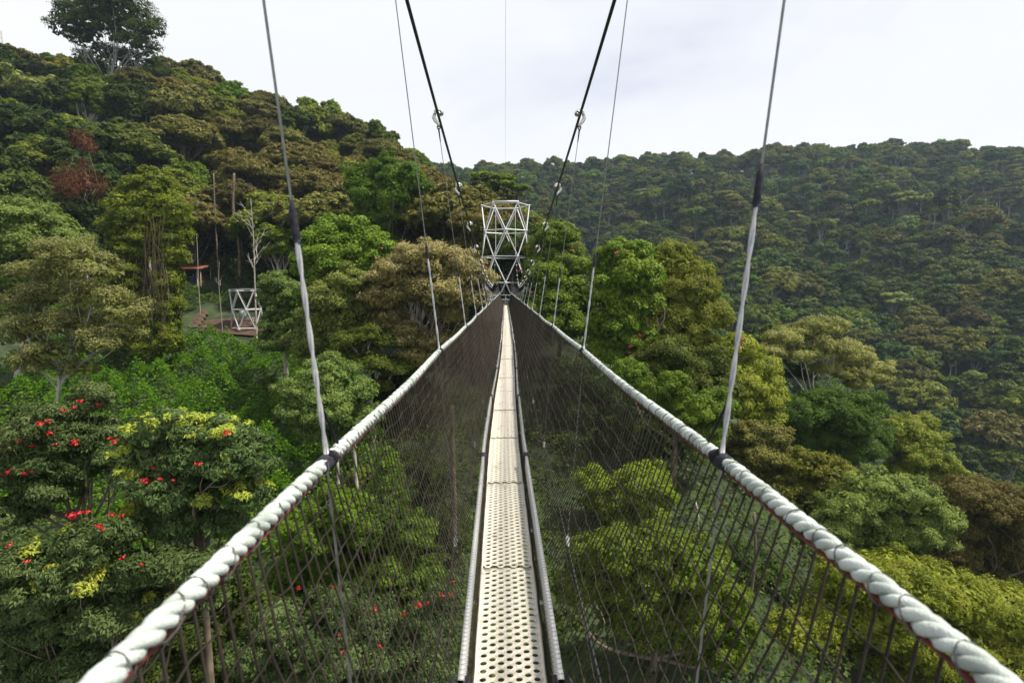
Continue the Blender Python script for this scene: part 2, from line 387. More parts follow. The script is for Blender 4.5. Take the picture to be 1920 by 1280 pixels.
# handrails: three laid strands, twine lashing and a thin red line below
HANG = [1.6 + 2.88 * k for k in range(19)]
for s in (-1, 1):
    root = None
    for j in range(3):
        b = MB()
        for d0, d1, seg, sides in ((-0.6, 9.0, 12, 8), (9.0, 20.0, 6, 6), (20.0, D_END + 1.2, 2, 4)):
            n = int((d1 - d0) / 0.13 * seg) + 1
            t = np.linspace(d0, d1, n); ph = t / (0.115 if d1 < 21 else 0.6) * 2 * np.pi * s + j * 2 * np.pi / 3 + .55 * np.sin(t * 2.9 + s) + .35 * np.sin(t * 8.3); rj = 1 + .07 * np.sin(t * 21 + j * 2) + .05 * np.sin(t * 47 + j)
            b.tube(np.stack((rail_x(t, s) + 0.0108 * np.cos(ph), t, rail_z(t) + 0.0108 * np.sin(ph)), 1), 0.0102 * rj, sides, False)
        o = b.build('handrail_strand', M['rope'], root or bridge, True)
        if root is None: root = o; o.name = 'rope_handrail'
    t = np.arange(-0.6, D_END + 1, 0.05)
    b = MB(); b.tube(np.stack((rail_x(t, s) - s * 0.004, t, rail_z(t) - 0.0245 + 0.003 * np.sin(t * 9)), 1), 0.0046, 6, False)
    b.build('red_line', M['redrope'], root, True)
    b = MB(); rr = np.random.default_rng(3 + s); d = -0.5
    while d < 26:
        th = np.linspace(0, 2 * np.pi, 13); lean = rr.normal(0.012, 0.01)
        b.tube(np.stack((rail_x(d, s) + 0.0215 * np.cos(th), d + lean * np.sin(th) + 0.012 * th / 6.28, rail_z(d) - 0.005 + 0.0255 * np.sin(th)), 1), 0.0016, 4, False)
        d += 0.105 + rr.normal(0, 0.012)
    tag(b.build('lashing_twine', M['twine'], root, True), kind='stuff')

# net sides: hanging cords and wavy horizontal cords
def net_bottom(t, s): return deck_x(t) + s * 0.232, deck_z(t) + 0.135
for s in (-1, 1):
    b = MB(); rr = np.random.default_rng(20 + s)
    t0 = -0.4
    while t0 < D_END:
        w = np.linspace(0, 1, 6 if t0 < 14 else 4); tt = t0 + 0.02 * np.sin(w * 9 + t0 * 3) + rr.normal(0, 0.004)
        bx, bz = net_bottom(tt, s); tx, tz = rail_x(tt, s), rail_z(tt) - 0.03
        x = tx * (1 - w) + bx * w + s * 0.035 * np.sin(w * np.pi) ; z = tz * (1 - w) + bz * w
        b.tube(np.stack((x, tt, z), 1), float(np.interp(t0, [0, 4, 12], [.0034, .0030, .0025])), 3, False)
        t0 += 0.05
    for q in range(1, 14):
        w = q / 14.0
        for d0, d1, st in ((-0.4, 10, 0.06), (10, D_END, 0.22)):
            t = np.arange(d0, d1, st)
            ww = w + 0.006 * np.sin(t * 17 + q * 2.1) + 0.004 * np.sin(t * 41 + q)
            bx, bz = net_bottom(t, s); tx, tz = rail_x(t, s), rail_z(t) - 0.03
            x = tx * (1 - ww) + bx * ww + s * 0.035 * np.sin(ww * np.pi) - s * 0.003; z = tz * (1 - ww) + bz * ww
            b.tube(np.stack((x, t, z), 1), 0.0024, 3, False)
    tag(b.build('side_net', M['net'], bridge), kind='stuff')
    b = MB(); t0 = 0.2
    while t0 < 16:                        # finer diamond net laced from the deck edge over the side rail
        for sg in (-1, 1):
            w = np.array([0, .4, .75, 1.0]); tt = t0 + sg * 0.12 * w
            x = deck_x(tt) + s * np.array([.158, .166, .168, .226]); z = deck_z(tt) + np.array([.002, .06, .140, .146])
            b.tube(np.stack((x, tt, z), 1), 0.0007, 3, False)
        t0 += 0.03
    tag(b.build('toe_net', M['net'], bridge), kind='stuff')
    b = MB(); t = np.arange(0.2, D_END, 0.07)
    b.tube(np.stack((deck_x(t) + s * (.163 + .004 * np.sin(t * 13)), t, deck_z(t) + .006 + .005 * np.sin(t * 7)), 1), .0065, 5, False)
    b.build('edge_cord', M['net'], bridge, True)

# main cables, clamps, hangers
clamp = MB()
a = np.linspace(-0.35 * np.pi, 1.25 * np.pi, 14)
clamp.tube(np.stack((0.034 * np.cos(a) - 0.004, np.zeros(14), 0.034 * np.sin(a) + 0.02), 1), np.linspace(.016, .015, 14), 8)
clamp.tube([(-.040, 0, -.005), (-.056, 0, -.045), (-.030, 0, -.090), (.004, 0, -.125), (.010, 0, -.165)], [.020, .023, .022, .019, .013], 8)
clamp_m = make_mesh('cable_clamp', np.concatenate(clamp.v), np.concatenate(clamp.f), M['chrome'], True)
bo = MB(); bo.tube([(.036, -.045, .012), (.036, -.035, .012), (.036, .03, .012), (.036, .04, .012)], [.016, .036, .036, .016], 8)
bolt_m = make_mesh('clamp_bolt', np.concatenate(bo.v), np.concatenate(bo.f), M['chrome'], True)
sh = MB(); a = np.linspace(0, 2 * np.pi, 13)
sh.tube(np.stack((.019 * np.cos(a) + .008, np.zeros(13), -.165 + .026 * np.sin(a)), 1), .0065, 6, False)
sh_m = make_mesh('shackle', np.concatenate(sh.v), np.concatenate(sh.f), M['tape'], True)
for s in (-1, 1):
    t = np.linspace(-8, 57.0, 160)
    b = MB(); b.tube(np.stack((cab_x(t, s), t, cab_z(t)), 1), 0.0175, 8)
    cb = b.build('main_cable', M['cable'], bridge, True)
    b = MB(); b.tube(np.stack((rail_x(t, s) - s * .115, t, np.full(len(t), -.475)), 1), .0075, 6); b.build('lower_cable', M['cable'], bridge, True)
    for k, d in enumerate(HANG):
        cx, cz = float(cab_x(d, s)), float(cab_z(d)); rx, rz = float(rail_x(d, s)), float(rail_z(d))
        top = np.array((cx - s * .008, d, cz - .19)); bot = np.array((rx, d, rz + .02))
        dirv = (top - bot) / np.linalg.norm(top - bot); L = np.linalg.norm(top - bot)
        spl = bot + dirv * min(0.72 + 0.06 * math.sin(k * 2.3 + s), 0.6 * L)
        b = MB(); b.tube([top, spl], 0.0040, 6)
        h = b.build('hanger', M['wire'], bridge, True)
        n = 26 if d < 12 else 8                       # two-ply rope below the splice
        tt = np.linspace(0, 1, n)
        for j in (0, 1):
            b = MB(); ph = tt * (6.0 * np.pi) + j * np.pi
            P = bot + (spl - bot) * tt[:, None]; P[:, 0] += .0036 * np.cos(ph); P[:, 1] += .0036 * np.sin(ph)
            b.tube(P, 0.0050, 6); b.build('hanger_rope', M['wire'], h, True)
        b = MB(); b.tube([spl - dirv * .06, spl - dirv * .045, spl + dirv * .03, spl + dirv * .06], [.009, .0118, .0108, .005], 8)
        b.build('splice_sleeve', M['tape'], h, True)
        b = MB(); b.tube([top + dirv * .01, top - dirv * .16], [.011, .006], 6); b.build('thimble', M['cable'], h, True)
        lx, lz = rx - s * .115, -.46
        b = MB(); b.tube([(rx, d, rz - .02), (lx, d + .02, lz)], 0.0040, 6); b.build('lower_hanger', M['wire'], h, True)
        b = MB(); b.tube([(lx, d - .03, lz - .02), (lx, d + .02, lz + .035), (lx, d + .07, lz - .02)], [.012, .022, .012], 8); b.build('lower_clamp', M['chrome'], h, True)
        b = MB(); q = np.linspace(0, 1, 7); yy = d - .055 + .11 * q
        b.tube(np.stack((rail_x(yy, s), yy, rail_z(yy) - .003), 1), np.array([.021, .0242, .0255, .0238, .0262, .0248, .021]), 10, False)
        b.tube([bot + dirv * .0, (rx - s * .018, d + .02, rz - .005)], .017, 6)
        b.build('tape_wrap', M['tape'], h, True)
        b = MB(); b.tube([bot + dirv * .16, (rx, d + .11, rz + .022)], .0045, 6); b.build('stay_cord', M['tape'], h, True)
        e = link('cable_clamp', clamp_m, h, (cx, d, cz)); e.scale = (-s, 1, 1)
        f = link('clamp_bolt', bolt_m, h, (cx, d, cz)); f.scale = (-s, 1, 1); g = link('shackle', sh_m, h, (cx, d, cz)); g.scale = (-s, 1, 1)
b = MB(); t = np.linspace(-3, 57, 60)
b.tube(np.stack((np.full(60, .01), t, CAMZ + 3.1 + 0.0016 * (t - 6) ** 2), 1), 0.0016, 5)
tag(b.build('overhead_wire', M['wire'], bridge, True), 'thin wire running overhead above the walkway')

# ------------------------------------------------------------------ lattice towers (hexagon rings turned 30 degrees at every level)
cyl = MB(); cyl.tube([(0, 0, 0), (0, 0, 1)], 1.0, 8)
strut_m = make_mesh('strut', np.concatenate(cyl.v), np.concatenate(cyl.f), M['galv'], True)
nd = MB(); nd.tube([(0, 0, -.09), (0, 0, -.07), (0, 0, .07), (0, 0, .09)], [.05, .11, .11, .05], 8)
node_m = make_mesh('joint', np.concatenate(nd.v), np.concatenate(nd.f), M['galv'], True)
def strut(a, b, r, parent, name='strut', me=None):
    a, b = Vector(a), Vector(b); v = b - a
    o = link(name, me or strut_m, parent); o.location = a
    o.rotation_euler = v.to_track_quat('Z', 'Y').to_euler(); o.scale = (r, r, v.length)
    return o
def lattice(root, levels, z_top, dz, rad, a0, r=0.055):
    ring = []
    for k in range(levels):
        ring.append([(rad * math.cos(a0 + math.pi / 3 * (q + 0.5 * (k % 2))), rad * math.sin(a0 + math.pi / 3 * (q + 0.5 * (k % 2))), z_top - dz * k) for q in range(6)])
    for k, g in enumerate(ring):
        for q in range(6):
            strut(g[q], g[(q + 1) % 6], r, root)
            link('joint', node_m, root, g[q])
            if k + 1 < levels:
                h = ring[k + 1]
                for w in ((q, q - 1) if k % 2 == 0 else (q, (q + 1) % 6)):
                    strut(g[q], h[w], r * 1.1, root)
    return ring
TX, TY = 0.06, 58.4
tz = g1(TX, TY)
tower = empty('lattice_tower', (TX, TY, tz), 'tall galvanised steel lattice tower at the far end of the walkway', 'tower')
zt = CAMZ + 8.4 - tz
rg = lattice(tower, 8, zt, 2.62, 2.43, 0.0)
for q in (1, 2):        # thin suspension rods inside, from the top ring
    strut((rg[0][q][0] * .82, -.4, zt), (rg[0][q][0] * .82, -.4, zt - 5.2), .022, tower, 'rod')
    strut((rg[0][q][0] * .82, -1.4, zt - 5.24), (rg[0][q][0] * .82, -.4, zt), .022, tower, 'rod')
b = MB(); b.box((-1.32, -2.2, zt + .06), (1.32, -2.0, zt + .16)); b.build('top_beam', M['galv'], tower)
pz = -tz
for k in range(-6, 7):
    w = 2.0 - 0.12 * abs(k)
    b = MB(); b.box((k * .3 - .14, -w, pz - .05), (k * .3 + .14, w, pz - .005)); b.build('floor_board', M['step'], tower)
for z in (.45, .9):
    for (x0, y0, x1, y1) in ((-1.9, 1.6, 1.9, 1.6), (-1.9, -1.9, -1.9, 1.6), (1.9, -1.9, 1.9, 1.6), (-1.9, -1.95, -.75, -1.95), (.75, -1.95, 1.9, -1.95)):
        strut((x0, y0, pz + z), (x1, y1, pz + z), .028, tower, 'guard_rail')
for x, y in ((-1.9, -1.95), (-1.3, -1.95), (-.75, -1.95), (.75, -1.95), (1.3, -1.95), (1.9, -1.95), (-1.9, 1.6), (1.9, 1.6), (0, 1.6), (-.9, 1.6), (.9, 1.6), (-1.9, 0), (1.9, 0)):
    strut((x, y, pz), (x, y, pz + .92), .026, tower, 'guard_post')
for z in (.12, .3, .48):
    strut((-.42, -1.7, pz + z), (.42, -1.7, pz + z), .03, tower, 'gate_rung')
# second walkway leaving the tower to the left
side = empty('side_walkway', (-3.2, 60.2, -.1), 'white railed gangway leaving the tall tower to the left', 'walkway')
for z in (0.05, 1.25):
    strut((-2.6, .9, z), (1.2, -.4, z), .035, side, 'rail')
    strut((-2.6, 1.9, z), (1.2, .6, z), .035, side, 'rail')
b = MB(); b.box((-2.6, .55, -.12), (1.2, 1.1, -.05)); b.build('walk_board', M['step'], side)
for k in range(4):
    strut((-2.4 + k, .83 - k * .34, -.1), (-2.4 + k, .83 - k * .34, 1.3), .022, side, 'post')

SX, SY = -33.2, 72.5
sz = g1(SX, SY) - 0.0
st = empty('small_lattice_tower', (SX, SY, sz), 'low white steel lattice tower on the red earth clearing', 'tower')
rs = lattice(st, 3, 4.85, 2.36, 1.9, R(22), 0.07)
for q in range(6):
    x, y, z = rs[2][q]
    b = MB(); b.box((x - .2, y - .2, -.25), (x + .2, y + .2, .12)); b.build('footing', M['barkgrey'], st)
b = MB(); b.box((-1.4, -1.6, 4.95), (1.2, 1.5, 5.03)); b.box((-1.45, -1.65, 5.03), (1.25, 1.55, 5.12)); b.build('roof_sheet', M['tarp'], st)
b = MB(); b.box((-.5, -1.1, 1.3), (.35, -1.04, 2.5)); b.build('notice_board', M['board'], st)
for z in (.7, 1.3): strut((-1.4, 1.3, z), (1.8, 1.0, z), .035, st, 'guard_rail')

# red earth clearing with timber steps up to the shelter
def sheet(name, pts, lift, mat, n=26):
    pts = np.array(pts, float); lo, hi = pts.min(0), pts.max(0)
    X, Y = np.meshgrid(np.linspace(lo[0], hi[0], n), np.linspace(lo[1], hi[1], n))
    P = np.stack((X.ravel(), Y.ravel()), 1)
    inside = np.zeros(len(P), bool); j = len(pts) - 1
    for i in range(len(pts)):
        c = ((pts[i, 1] > P[:, 1]) != (pts[j, 1] > P[:, 1])) & (P[:, 0] < (pts[j, 0] - pts[i, 0]) * (P[:, 1] - pts[i, 1]) / (pts[j, 1] - pts[i, 1] + 1e-9) + pts[i, 0])
        inside ^= c; j = i
    z = ground(P[:, 0], P[:, 1]) + lift
    i = (np.arange(n - 1)[:, None] * n + np.arange(n - 1)[None]).ravel()
    F = np.stack((i, i + 1, i + 1 + n, i + n), 1); F = F[inside[F].all(1)]
    return link(name, make_mesh(name, np.column_stack((P, z)), F, mat, True))
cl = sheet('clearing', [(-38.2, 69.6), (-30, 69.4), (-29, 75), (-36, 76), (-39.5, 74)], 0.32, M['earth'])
tag(cl, 'bare red earth clearing around the low white tower', None, None, 'structure')
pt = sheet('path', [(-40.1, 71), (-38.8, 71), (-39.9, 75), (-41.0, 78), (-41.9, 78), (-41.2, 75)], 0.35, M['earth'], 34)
tag(pt, 'red earth path climbing from the clearing towards the shelter', None, None, 'structure')
for k in range(4):
    y = 72.4 + k * 1.3; x = -39.6 - k * 0.36
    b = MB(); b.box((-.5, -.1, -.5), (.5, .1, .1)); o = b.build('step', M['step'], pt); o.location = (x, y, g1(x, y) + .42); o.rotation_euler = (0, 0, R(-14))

# open shelter with orange roof edge, two people on its bench
HX, HY = -47.8, 87.0
hz = g1(HX, HY) - 0.45
shel = empty('open_shelter', (HX, HY, hz), 'small open shelter with an orange roof edge among dark trees', 'shelter')
b = MB(); b.add([(-3, -1.6, 2.25), (2.2, -1.6, 2.25), (2.2, 1.8, 3.0), (-3, 1.8, 3.0), (-3, -1.6, 2.5), (2.2, -1.6, 2.5), (2.2, 1.8, 3.2), (-3, 1.8, 3.2)],
                [(0,3,2,1),(4,5,6,7),(0,1,5,4),(1,2,6,5),(2,3,7,6),(3,0,4,7)]); b.build('roof', M['roof'], shel)
for x, y, h in ((-2.7, -1.3, 2.3), (-.55, -1.3, 2.3), (1.35, -1.3, 2.3), (1.85, -1.3, 2.3), (-2.7, 1.5, 2.9), (1.9, 1.5, 2.9)):
    b = MB(); b.tube([(x, y, -.6), (x, y, h)], .075, 8); b.build('post', M['timber'], shel, True)
for z, y in ((.45, .1), (.85, .62), (1.15, .62)):
    b = MB(); b.box((-2.6, y - (.22 if z < .5 else .03), z - .04), (1.2, y + (.22 if z < .5 else .03), z + .05)); b.build('bench_board', M['timber'], shel)

def person(name, loc, label, rot, rise):
    """seated figure: one skinned body, cap and face by zone"""
    V, E, Rr = [], [], []
    def chain(start, pts):
        p = start
        for x, y, z, r in pts:
            V.append((x, y, z)); Rr.append(r); k = len(V) - 1
            if p is not None: E.append((p, k))
            p = k
        return p
    pel = chain(None, [(0, 0, .56, .15)])
    chest = chain(pel, [(0, -.02, .74, .145), (0, -.02, .92, .165), (0, 0, 1.04, .14)])
    chain(chest, [(0, 0, 1.13, .062), (0, -.02, 1.22, .09), (0, -.02, 1.31, .098), (0, -.01, 1.38, .07)])
    for s in (-1, 1):
        e_ = chain(chest, [(s * .19, 0, 1.02, .07), (s * .24, -.05, .80, .052), (s * .21, -.24, .64, .042), (s * .17, -.36, .63, .034), (s * .16, -.41, .62, .036)])
        for q in range(4):
            chain(e_, [(s * (.13 + .02 * q), -.45, .615, .012), (s * (.13 + .02 * q), -.48 - .006 * (q % 3), .60, .009)])
        chain(e_, [(s * .12, -.40, .62, .013), (s * .105, -.43, .61, .010)])
        chain(pel, [(s * .10, -.05, .54, .10), (s * .12, -.28, .55, .085), (s * .13, -.46, .53, .068), (s * .13, -.47, .28, .058), (s * .13, -.46, .08, .042), (s * .13, -.52, .045, .04), (s * .14, -.60, .035, .034)])
    me = bpy.data.meshes.new('person_raw'); me.from_pydata(V, E, [])
    o = bpy.data.objects.new('person_raw', me); COL.objects.link(o)
    md = o.modifiers.new('skin', 'SKIN'); sk = me.skin_vertices[0].data if me.skin_vertices else None
    if sk is None:
        bm = bmesh.new(); bm.from_mesh(me); bm.verts.layers.skin.verify(); bm.to_mesh(me); bm.free(); sk = me.skin_vertices[0].data
    for i, r in enumerate(Rr): sk[i].radius = (r, r); sk[i].use_root = (i == 0)
    sub = o.modifiers.new('sub', 'SUBSURF'); sub.levels = sub.render_levels = 1
    dg = bpy.context.evaluated_depsgraph_get()
    nm = bpy.data.meshes.new_from_object(o.evaluated_get(dg)); nm.name = 'body'
    bpy.data.objects.remove(o); bpy.data.meshes.remove(me)
    nm.materials.clear()
    for k in ('blue', 'skin', 'cap'): nm.materials.append(M[k])
    for p in nm.polygons:
        c = p.center; p.use_smooth = True
        p.material_index = 2 if c.z > 1.30 else 1 if (c.z > 1.10 or c.y < -.36 and c.z > .58 and abs(c.x) > .09 and c.z < .66 and c.y < -.38) else 0
    q = link(name, nm, None, loc); q.rotation_euler = (0, 0, rot); q.scale = (1, 1, rise)
    return tag(q, label, 'person', 'people in the shelter')
person('person', (HX - 1.35, HY + .05, hz), 'person in blue with a white cap seated left of the shelter post', R(8), 1.0)
person('person', (HX + .05, HY + .05, hz + .0), 'person in blue with a white cap sitting taller, right of the shelter post', R(-12), 1.12)

# ------------------------------------------------------------------ foliage generator
def unit(rng, n, zmin=-1.0):
    z = rng.uniform(zmin, 1, n); a = rng.uniform(0, 2 * np.pi, n); r = np.sqrt(1 - z * z)
    return np.stack((r * np.cos(a), r * np.sin(a), z), 1)
def leaves(rng, P, Nn, ls, asp=0.5, droop=0.0, tip=None, tri=False):
    """rhombic folded leaves: position, facing, length"""
    n = len(P)
    Nn = Nn / (np.linalg.norm(Nn, axis=1)[:, None] + 1e-9)
    a = unit(rng, n); a[:, 2] -= droop
    T = a - (a * Nn).sum(1)[:, None] * Nn; T /= np.linalg.norm(T, axis=1)[:, None] + 1e-9
    B = np.cross(Nn, T); L = (ls * rng.uniform(0.65, 1.35, n))[:, None]
    if tri:
        V = np.empty((n, 3, 3)); w = rng.uniform(-.3, .3, n)[:, None]
        V[:, 0] = P - T * L * 0.5 + B * L * asp * w; V[:, 1] = P + T * L * 0.1 + B * L * asp * 0.62; V[:, 2] = P + T * L * 0.45 - B * L * asp * (0.45 + w)
        return V.reshape(-1, 3), np.arange(3 * n).reshape(n, 3), np.repeat(np.zeros(n) if tip is None else tip, 3)
    V = np.empty((n, 4, 3))
    V[:, 0] = P - T * L * 0.5; V[:, 2] = P + T * L * 0.5 - Nn * L * 0.12
    V[:, 1] = P + B * L * asp * 0.5 + Nn * L * 0.10; V[:, 3] = P - B * L * asp * 0.5 + Nn * L * 0.10
    F = np.arange(4 * n).reshape(n, 4)
    A = np.repeat(np.zeros(n) if tip is None else tip, 4)
    return V.reshape(-1, 3), F, A
def crown(rng, C, Rd, n, ls, sub=16, subr=0.34, zmin=-0.35, flat=0.75, tipc=0.0, tipleaf=0.5, asp=0.55, droop=0.0, spread=0.9, tipsub=None, fuzz=0.10, tri=False, front=False):
    """leaf clumps on the outside of the lobes (centres C, radii Rd (k,3)): two levels of roundness, gaps between clumps"""
    C = np.asarray(C, float); Rd = np.asarray(Rd, float)
    wgt = (Rd[:, 0] * Rd[:, 2]) ; wgt = wgt / wgt.sum()
    tot = sub * len(C); k = rng.choice(len(C), tot, p=wgt)
    dr = unit(rng, tot, zmin)
    if front: fl = (dr[:, 1] > 0.45) & (rng.uniform(0, 1, tot) < .75); dr[fl, 1] *= -1      # most clumps at the back are mirrored to the side facing the camera
    sc = C[k] + Rd[k] * dr * rng.uniform(0.72, 1.04, tot)[:, None]
    keep = np.ones(tot, bool)
    for q in range(len(C)):
        e = (((sc - C[q]) / (Rd[q] * 0.74)) ** 2).sum(1); keep &= ~((e < 1) & (k != q))
    sc, k, dr = sc[keep], k[keep], dr[keep]
    sr = subr * Rd[k].mean(1) * rng.uniform(0.7, 1.3, len(sc))
    pw = sr ** 2; pw /= pw.sum()
    j = rng.choice(len(sc), n, p=pw)
    u = unit(rng, n, -0.55); u = u + 0.35 * dr[j]; u /= np.linalg.norm(u, axis=1)[:, None]
    rad = (rng.uniform(0, 1, n) ** 0.35)
    P = sc[j] + u * (sr[j] * rad)[:, None] * np.array((1, 1, flat)) + rng.normal(0, 1, (n, 3)) * (sr[j] * fuzz)[:, None]
    Nn = 0.7 * u + 0.35 * dr[j] + np.array((0, 0, 0.45)) + rng.normal(0, spread * 0.5, (n, 3))
    if tipsub is not None:
        lim = rng.uniform(0, 1, len(C)) < tipsub
        ts = lim[k] & (dr[:, 2] > 0.0) & (rng.uniform(0, 1, len(sc)) < .6)
        tip = np.where(ts[j] & (u[:, 2] > -0.25) & (rad > 0.5), rng.uniform(0.35, 1, n), 0.0)
    else:
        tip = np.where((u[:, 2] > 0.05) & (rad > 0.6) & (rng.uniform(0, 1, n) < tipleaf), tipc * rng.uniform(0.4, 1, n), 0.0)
    return leaves(rng, P, Nn, ls, asp, droop, tip, tri), sc
_g = np.linspace(-1, 1, 4); _cv, _cf = [], []
for _ax in range(3):
    for _sg in (-1, 1):
        _o = len(_cv)
        for _u in _g:
            for _v in _g:
                _p = [0, 0, 0]; _p[_ax] = _sg; _p[(_ax + 1) % 3] = _u * _sg; _p[(_ax + 2) % 3] = _v; _cv.append(_p)
        _cf += [(_o + i * 4 + j, _o + (i + 1) * 4 + j, _o + (i + 1) * 4 + j + 1, _o + i * 4 + j + 1) for i in range(3) for j in range(3)]
_cv = np.array(_cv, float); _cv /= np.linalg.norm(_cv, axis=1)[:, None]; _cf = np.array(_cf); _ct = np.vstack((_cf[:, [0, 1, 2]], _cf[:, [0, 2, 3]]))
def with_cores(rng, vfa, C, Rd, k=0.6, fill=(400, .3), asp=.6, tri=False):
    """adds the dense inner foliage of every lobe: a layer of leaves over a solid heart"""
    v, f, a = vfa
    q = np.repeat(np.arange(len(C)), fill[0]); m = len(q); u = unit(rng, m, -0.6)
    P = C[q] + Rd[q] * u * rng.uniform(.66, .95, m)[:, None]
    v2, f2, a2 = leaves(rng, P, u + np.array((0, 0, .3)) + rng.normal(0, .4, (m, 3)), 1.0, asp, .3, None, tri)
    L = (fill[1] * Rd[q].mean(1))[:, None, None]
    v2 = (P[:, None] + (v2.reshape(m, 3 if tri else 4, 3) - P[:, None]) * L).reshape(-1, 3)
    v, f, a = np.vstack((v, v2)), np.vstack((f, f2 + len(v))), np.concatenate((a, a2))
    V, F = [v], [f]; n = len(v)
    for c, r in zip(C, Rd):
        key = np.round(_cv, 4) @ np.array((12.9, 78.2, 37.7)); j = 0.10 * np.sin(key * 43.7 + rng.uniform(0, 99))
        V.append(c + _cv * r * (k * (1 + j))[:, None]); F.append((_ct if tri else _cf) + n); n += len(_cv)
    return np.vstack(V), np.vstack(F), np.concatenate((a, np.zeros(n - len(v))))
def limbs(rng, b, foot, fork, C, r0, wig=0.12, sides=6, frac=1.0, tw=0.6):
    """tapered trunk from foot to fork, then a limb to every lobe"""
    foot, fork = np.asarray(foot, float), np.asarray(fork, float)
    h = np.linalg.norm(fork - foot)
    mid = [foot + (fork - foot) * t + rng.normal(0, 0.02 * h, 3) * np.array((1, 1, 0)) for t in (0.33, 0.66)]
    P = catmull(np.array([foot, *mid, fork]), 4); b.tube(P, np.linspace(r0 * 1.25, r0 * 0.7, len(P)), sides + 2)
    for c in C:
        if rng.uniform() > frac: continue
        c = np.asarray(c, float); l = np.linalg.norm(c - fork)
        st_ = fork + (foot - fork) * rng.uniform(0, 0.22)
        m = st_ + (c - st_) * 0.5 + rng.normal(0, wig * l, 3) + np.array((0, 0, -0.08 * l))
        P = catmull(np.array([st_, m, c]), 5); b.tube(P, np.linspace(r0 * 0.5, r0 * 0.10, len(P)), sides)
        for _ in range(2):
            a_ = P[rng.integers(3, len(P) - 2)]; e_ = c + np.clip(rng.normal(0, tw, 3), -1.3 * tw, 1.3 * tw)
            b.tube(catmull(np.array([a_, (a_ + e_) / 2 + rng.normal(0, .08 * l, 3), e_]), 3), np.linspace(r0 * .22, r0 * .05, 7), max(3, sides - 2))

# ------------------------------------------------------------------ forest tree kinds (crown top at local z = 0)
def kind_lobes(rng, shape, Wd, H):
    C, Rd = [], []
    if shape == 'dome':
        n = 21
        for i in range(n):
            rr = Wd / 2 * 0.80 * math.sqrt((i + 0.4) / n); a = i * 2.4 + rng.uniform(-.3, .3)
            r = Wd * rng.uniform(0.12, 0.19)
            C.append((rr * math.cos(a), rr * math.sin(a), -H * 0.92 * (rr / (Wd / 2)) ** 2 - r * 0.7 + rng.normal(0, .05 * H))); Rd.append((r * 1.1, r * 1.1, r * 0.72))
    elif shape == 'round':
        n = 14
        for i in range(n):
            u = unit(rng, 1, -0.65)[0]; r = Wd * rng.uniform(0.15, 0.23)
            C.append((u[0] * Wd * .33, u[1] * Wd * .33, -H / 2 + u[2] * H * .38)); Rd.append((r, r, r * 0.85))
    elif shape == 'column':
        n = 12
        for i in range(n):
            f = i / (n - 1); r = Wd * rng.uniform(0.22, 0.30) * (0.75 + 0.5 * math.sin(math.pi * min(1, f * 1.1)))
            a = rng.uniform(0, 6.28); C.append((math.cos(a) * Wd * .16, math.sin(a) * Wd * .16, -r - f * (H - 1.5 * r))); Rd.append((r, r, r * 1.1))
    elif shape == 'layer':
        n = 13
        for i in range(n):
            rr = Wd / 2 * 0.85 * math.sqrt((i + .3) / n); a = i * 2.4; r = Wd * rng.uniform(.11, .19)
            C.append((rr * math.cos(a), rr * math.sin(a), -r * .4 - H * .65 * rng.uniform(0, 1) * (0.3 + rr / Wd))); Rd.append((r * 1.25, r * 1.25, r * .42))
    C, Rd = np.array(C), np.array(Rd)
    C[:, 2] -= (C[:, 2] + Rd[:, 2]).max()
    return C, Rd
def make_kind(name, shape, mat, seed, Wd, H, n, ls, bark='bark', trunk=26.0, core=0.6, fill=(420, .32), **kw):
    rng = np.random.default_rng(seed)
    C, Rd = kind_lobes(rng, shape, Wd, H)
    (v, f, a), sc = crown(rng, C, Rd, n, ls, tri=True, **kw)
    if core: v, f, a = with_cores(rng, (v, f, a), C, Rd, core, fill, .7, True)
    cm = make_mesh('crown', v, f, LM[mat], False, a, 'tip')
    b = MB(); fork = np.array((rng.normal(0, .3), rng.normal(0, .3), -H * 0.95))
    limbs(rng, b, (0, 0, -trunk), fork, C, 0.24, sides=5, tw=Rd.mean() * .5)
    tm = make_mesh('trunk', np.concatenate(b.v), np.concatenate(b.f), M[bark], True)
    return dict(crown=cm, trunk=tm, W=Wd, H=H, name=name)
KM = {}
def kinds(key, variants): KM[key] = variants
N1 = 15000
kinds('brown', [make_kind('brown', 'dome', 'brown', 100 + q, 9, 3.8, N1, .36, sub=15, tipc=1.0, tipleaf=.62) for q in range(3)])
kinds('olive', [make_kind('olive', 'dome', 'olive', 110 + q, 8.5, 4.6, N1, .36, sub=15, tipc=.8, tipleaf=.5) for q in range(2)])
kinds('dark', [make_kind('dark', 'round', 'dark', 120 + q, 7.5, 7, N1, .38, sub=15, tipc=.5, tipleaf=.3, bark='barkgrey') for q in range(3)])
kinds('mid', [make_kind('mid', 'round', 'mid', 130 + q, 7.5, 6.5, N1, .38, sub=15, tipc=.5, tipleaf=.4, bark='barkpale') for q in range(2)])
kinds('grey', [make_kind('grey', 'round', 'grey', 140 + q, 7, 6, N1, .36, sub=15, tipc=.6, tipleaf=.4, bark='barkpale') for q in range(2)])
kinds('bright', [make_kind('bright', 'column', 'bright', 150, 6, 10, N1, .36, sub=14, tipc=.6, tipleaf=.3)])
kinds('layer', [make_kind('layer', 'layer', 'bright', 160, 10, 5, 11000, .36, sub=12, tipc=.5, bark='barkpale')])
kinds('pale', [make_kind('pale', 'layer', 'pale', 170, 9, 6, 9000, .3, core=.4, sub=12, tipc=.6, bark='barkpale')])

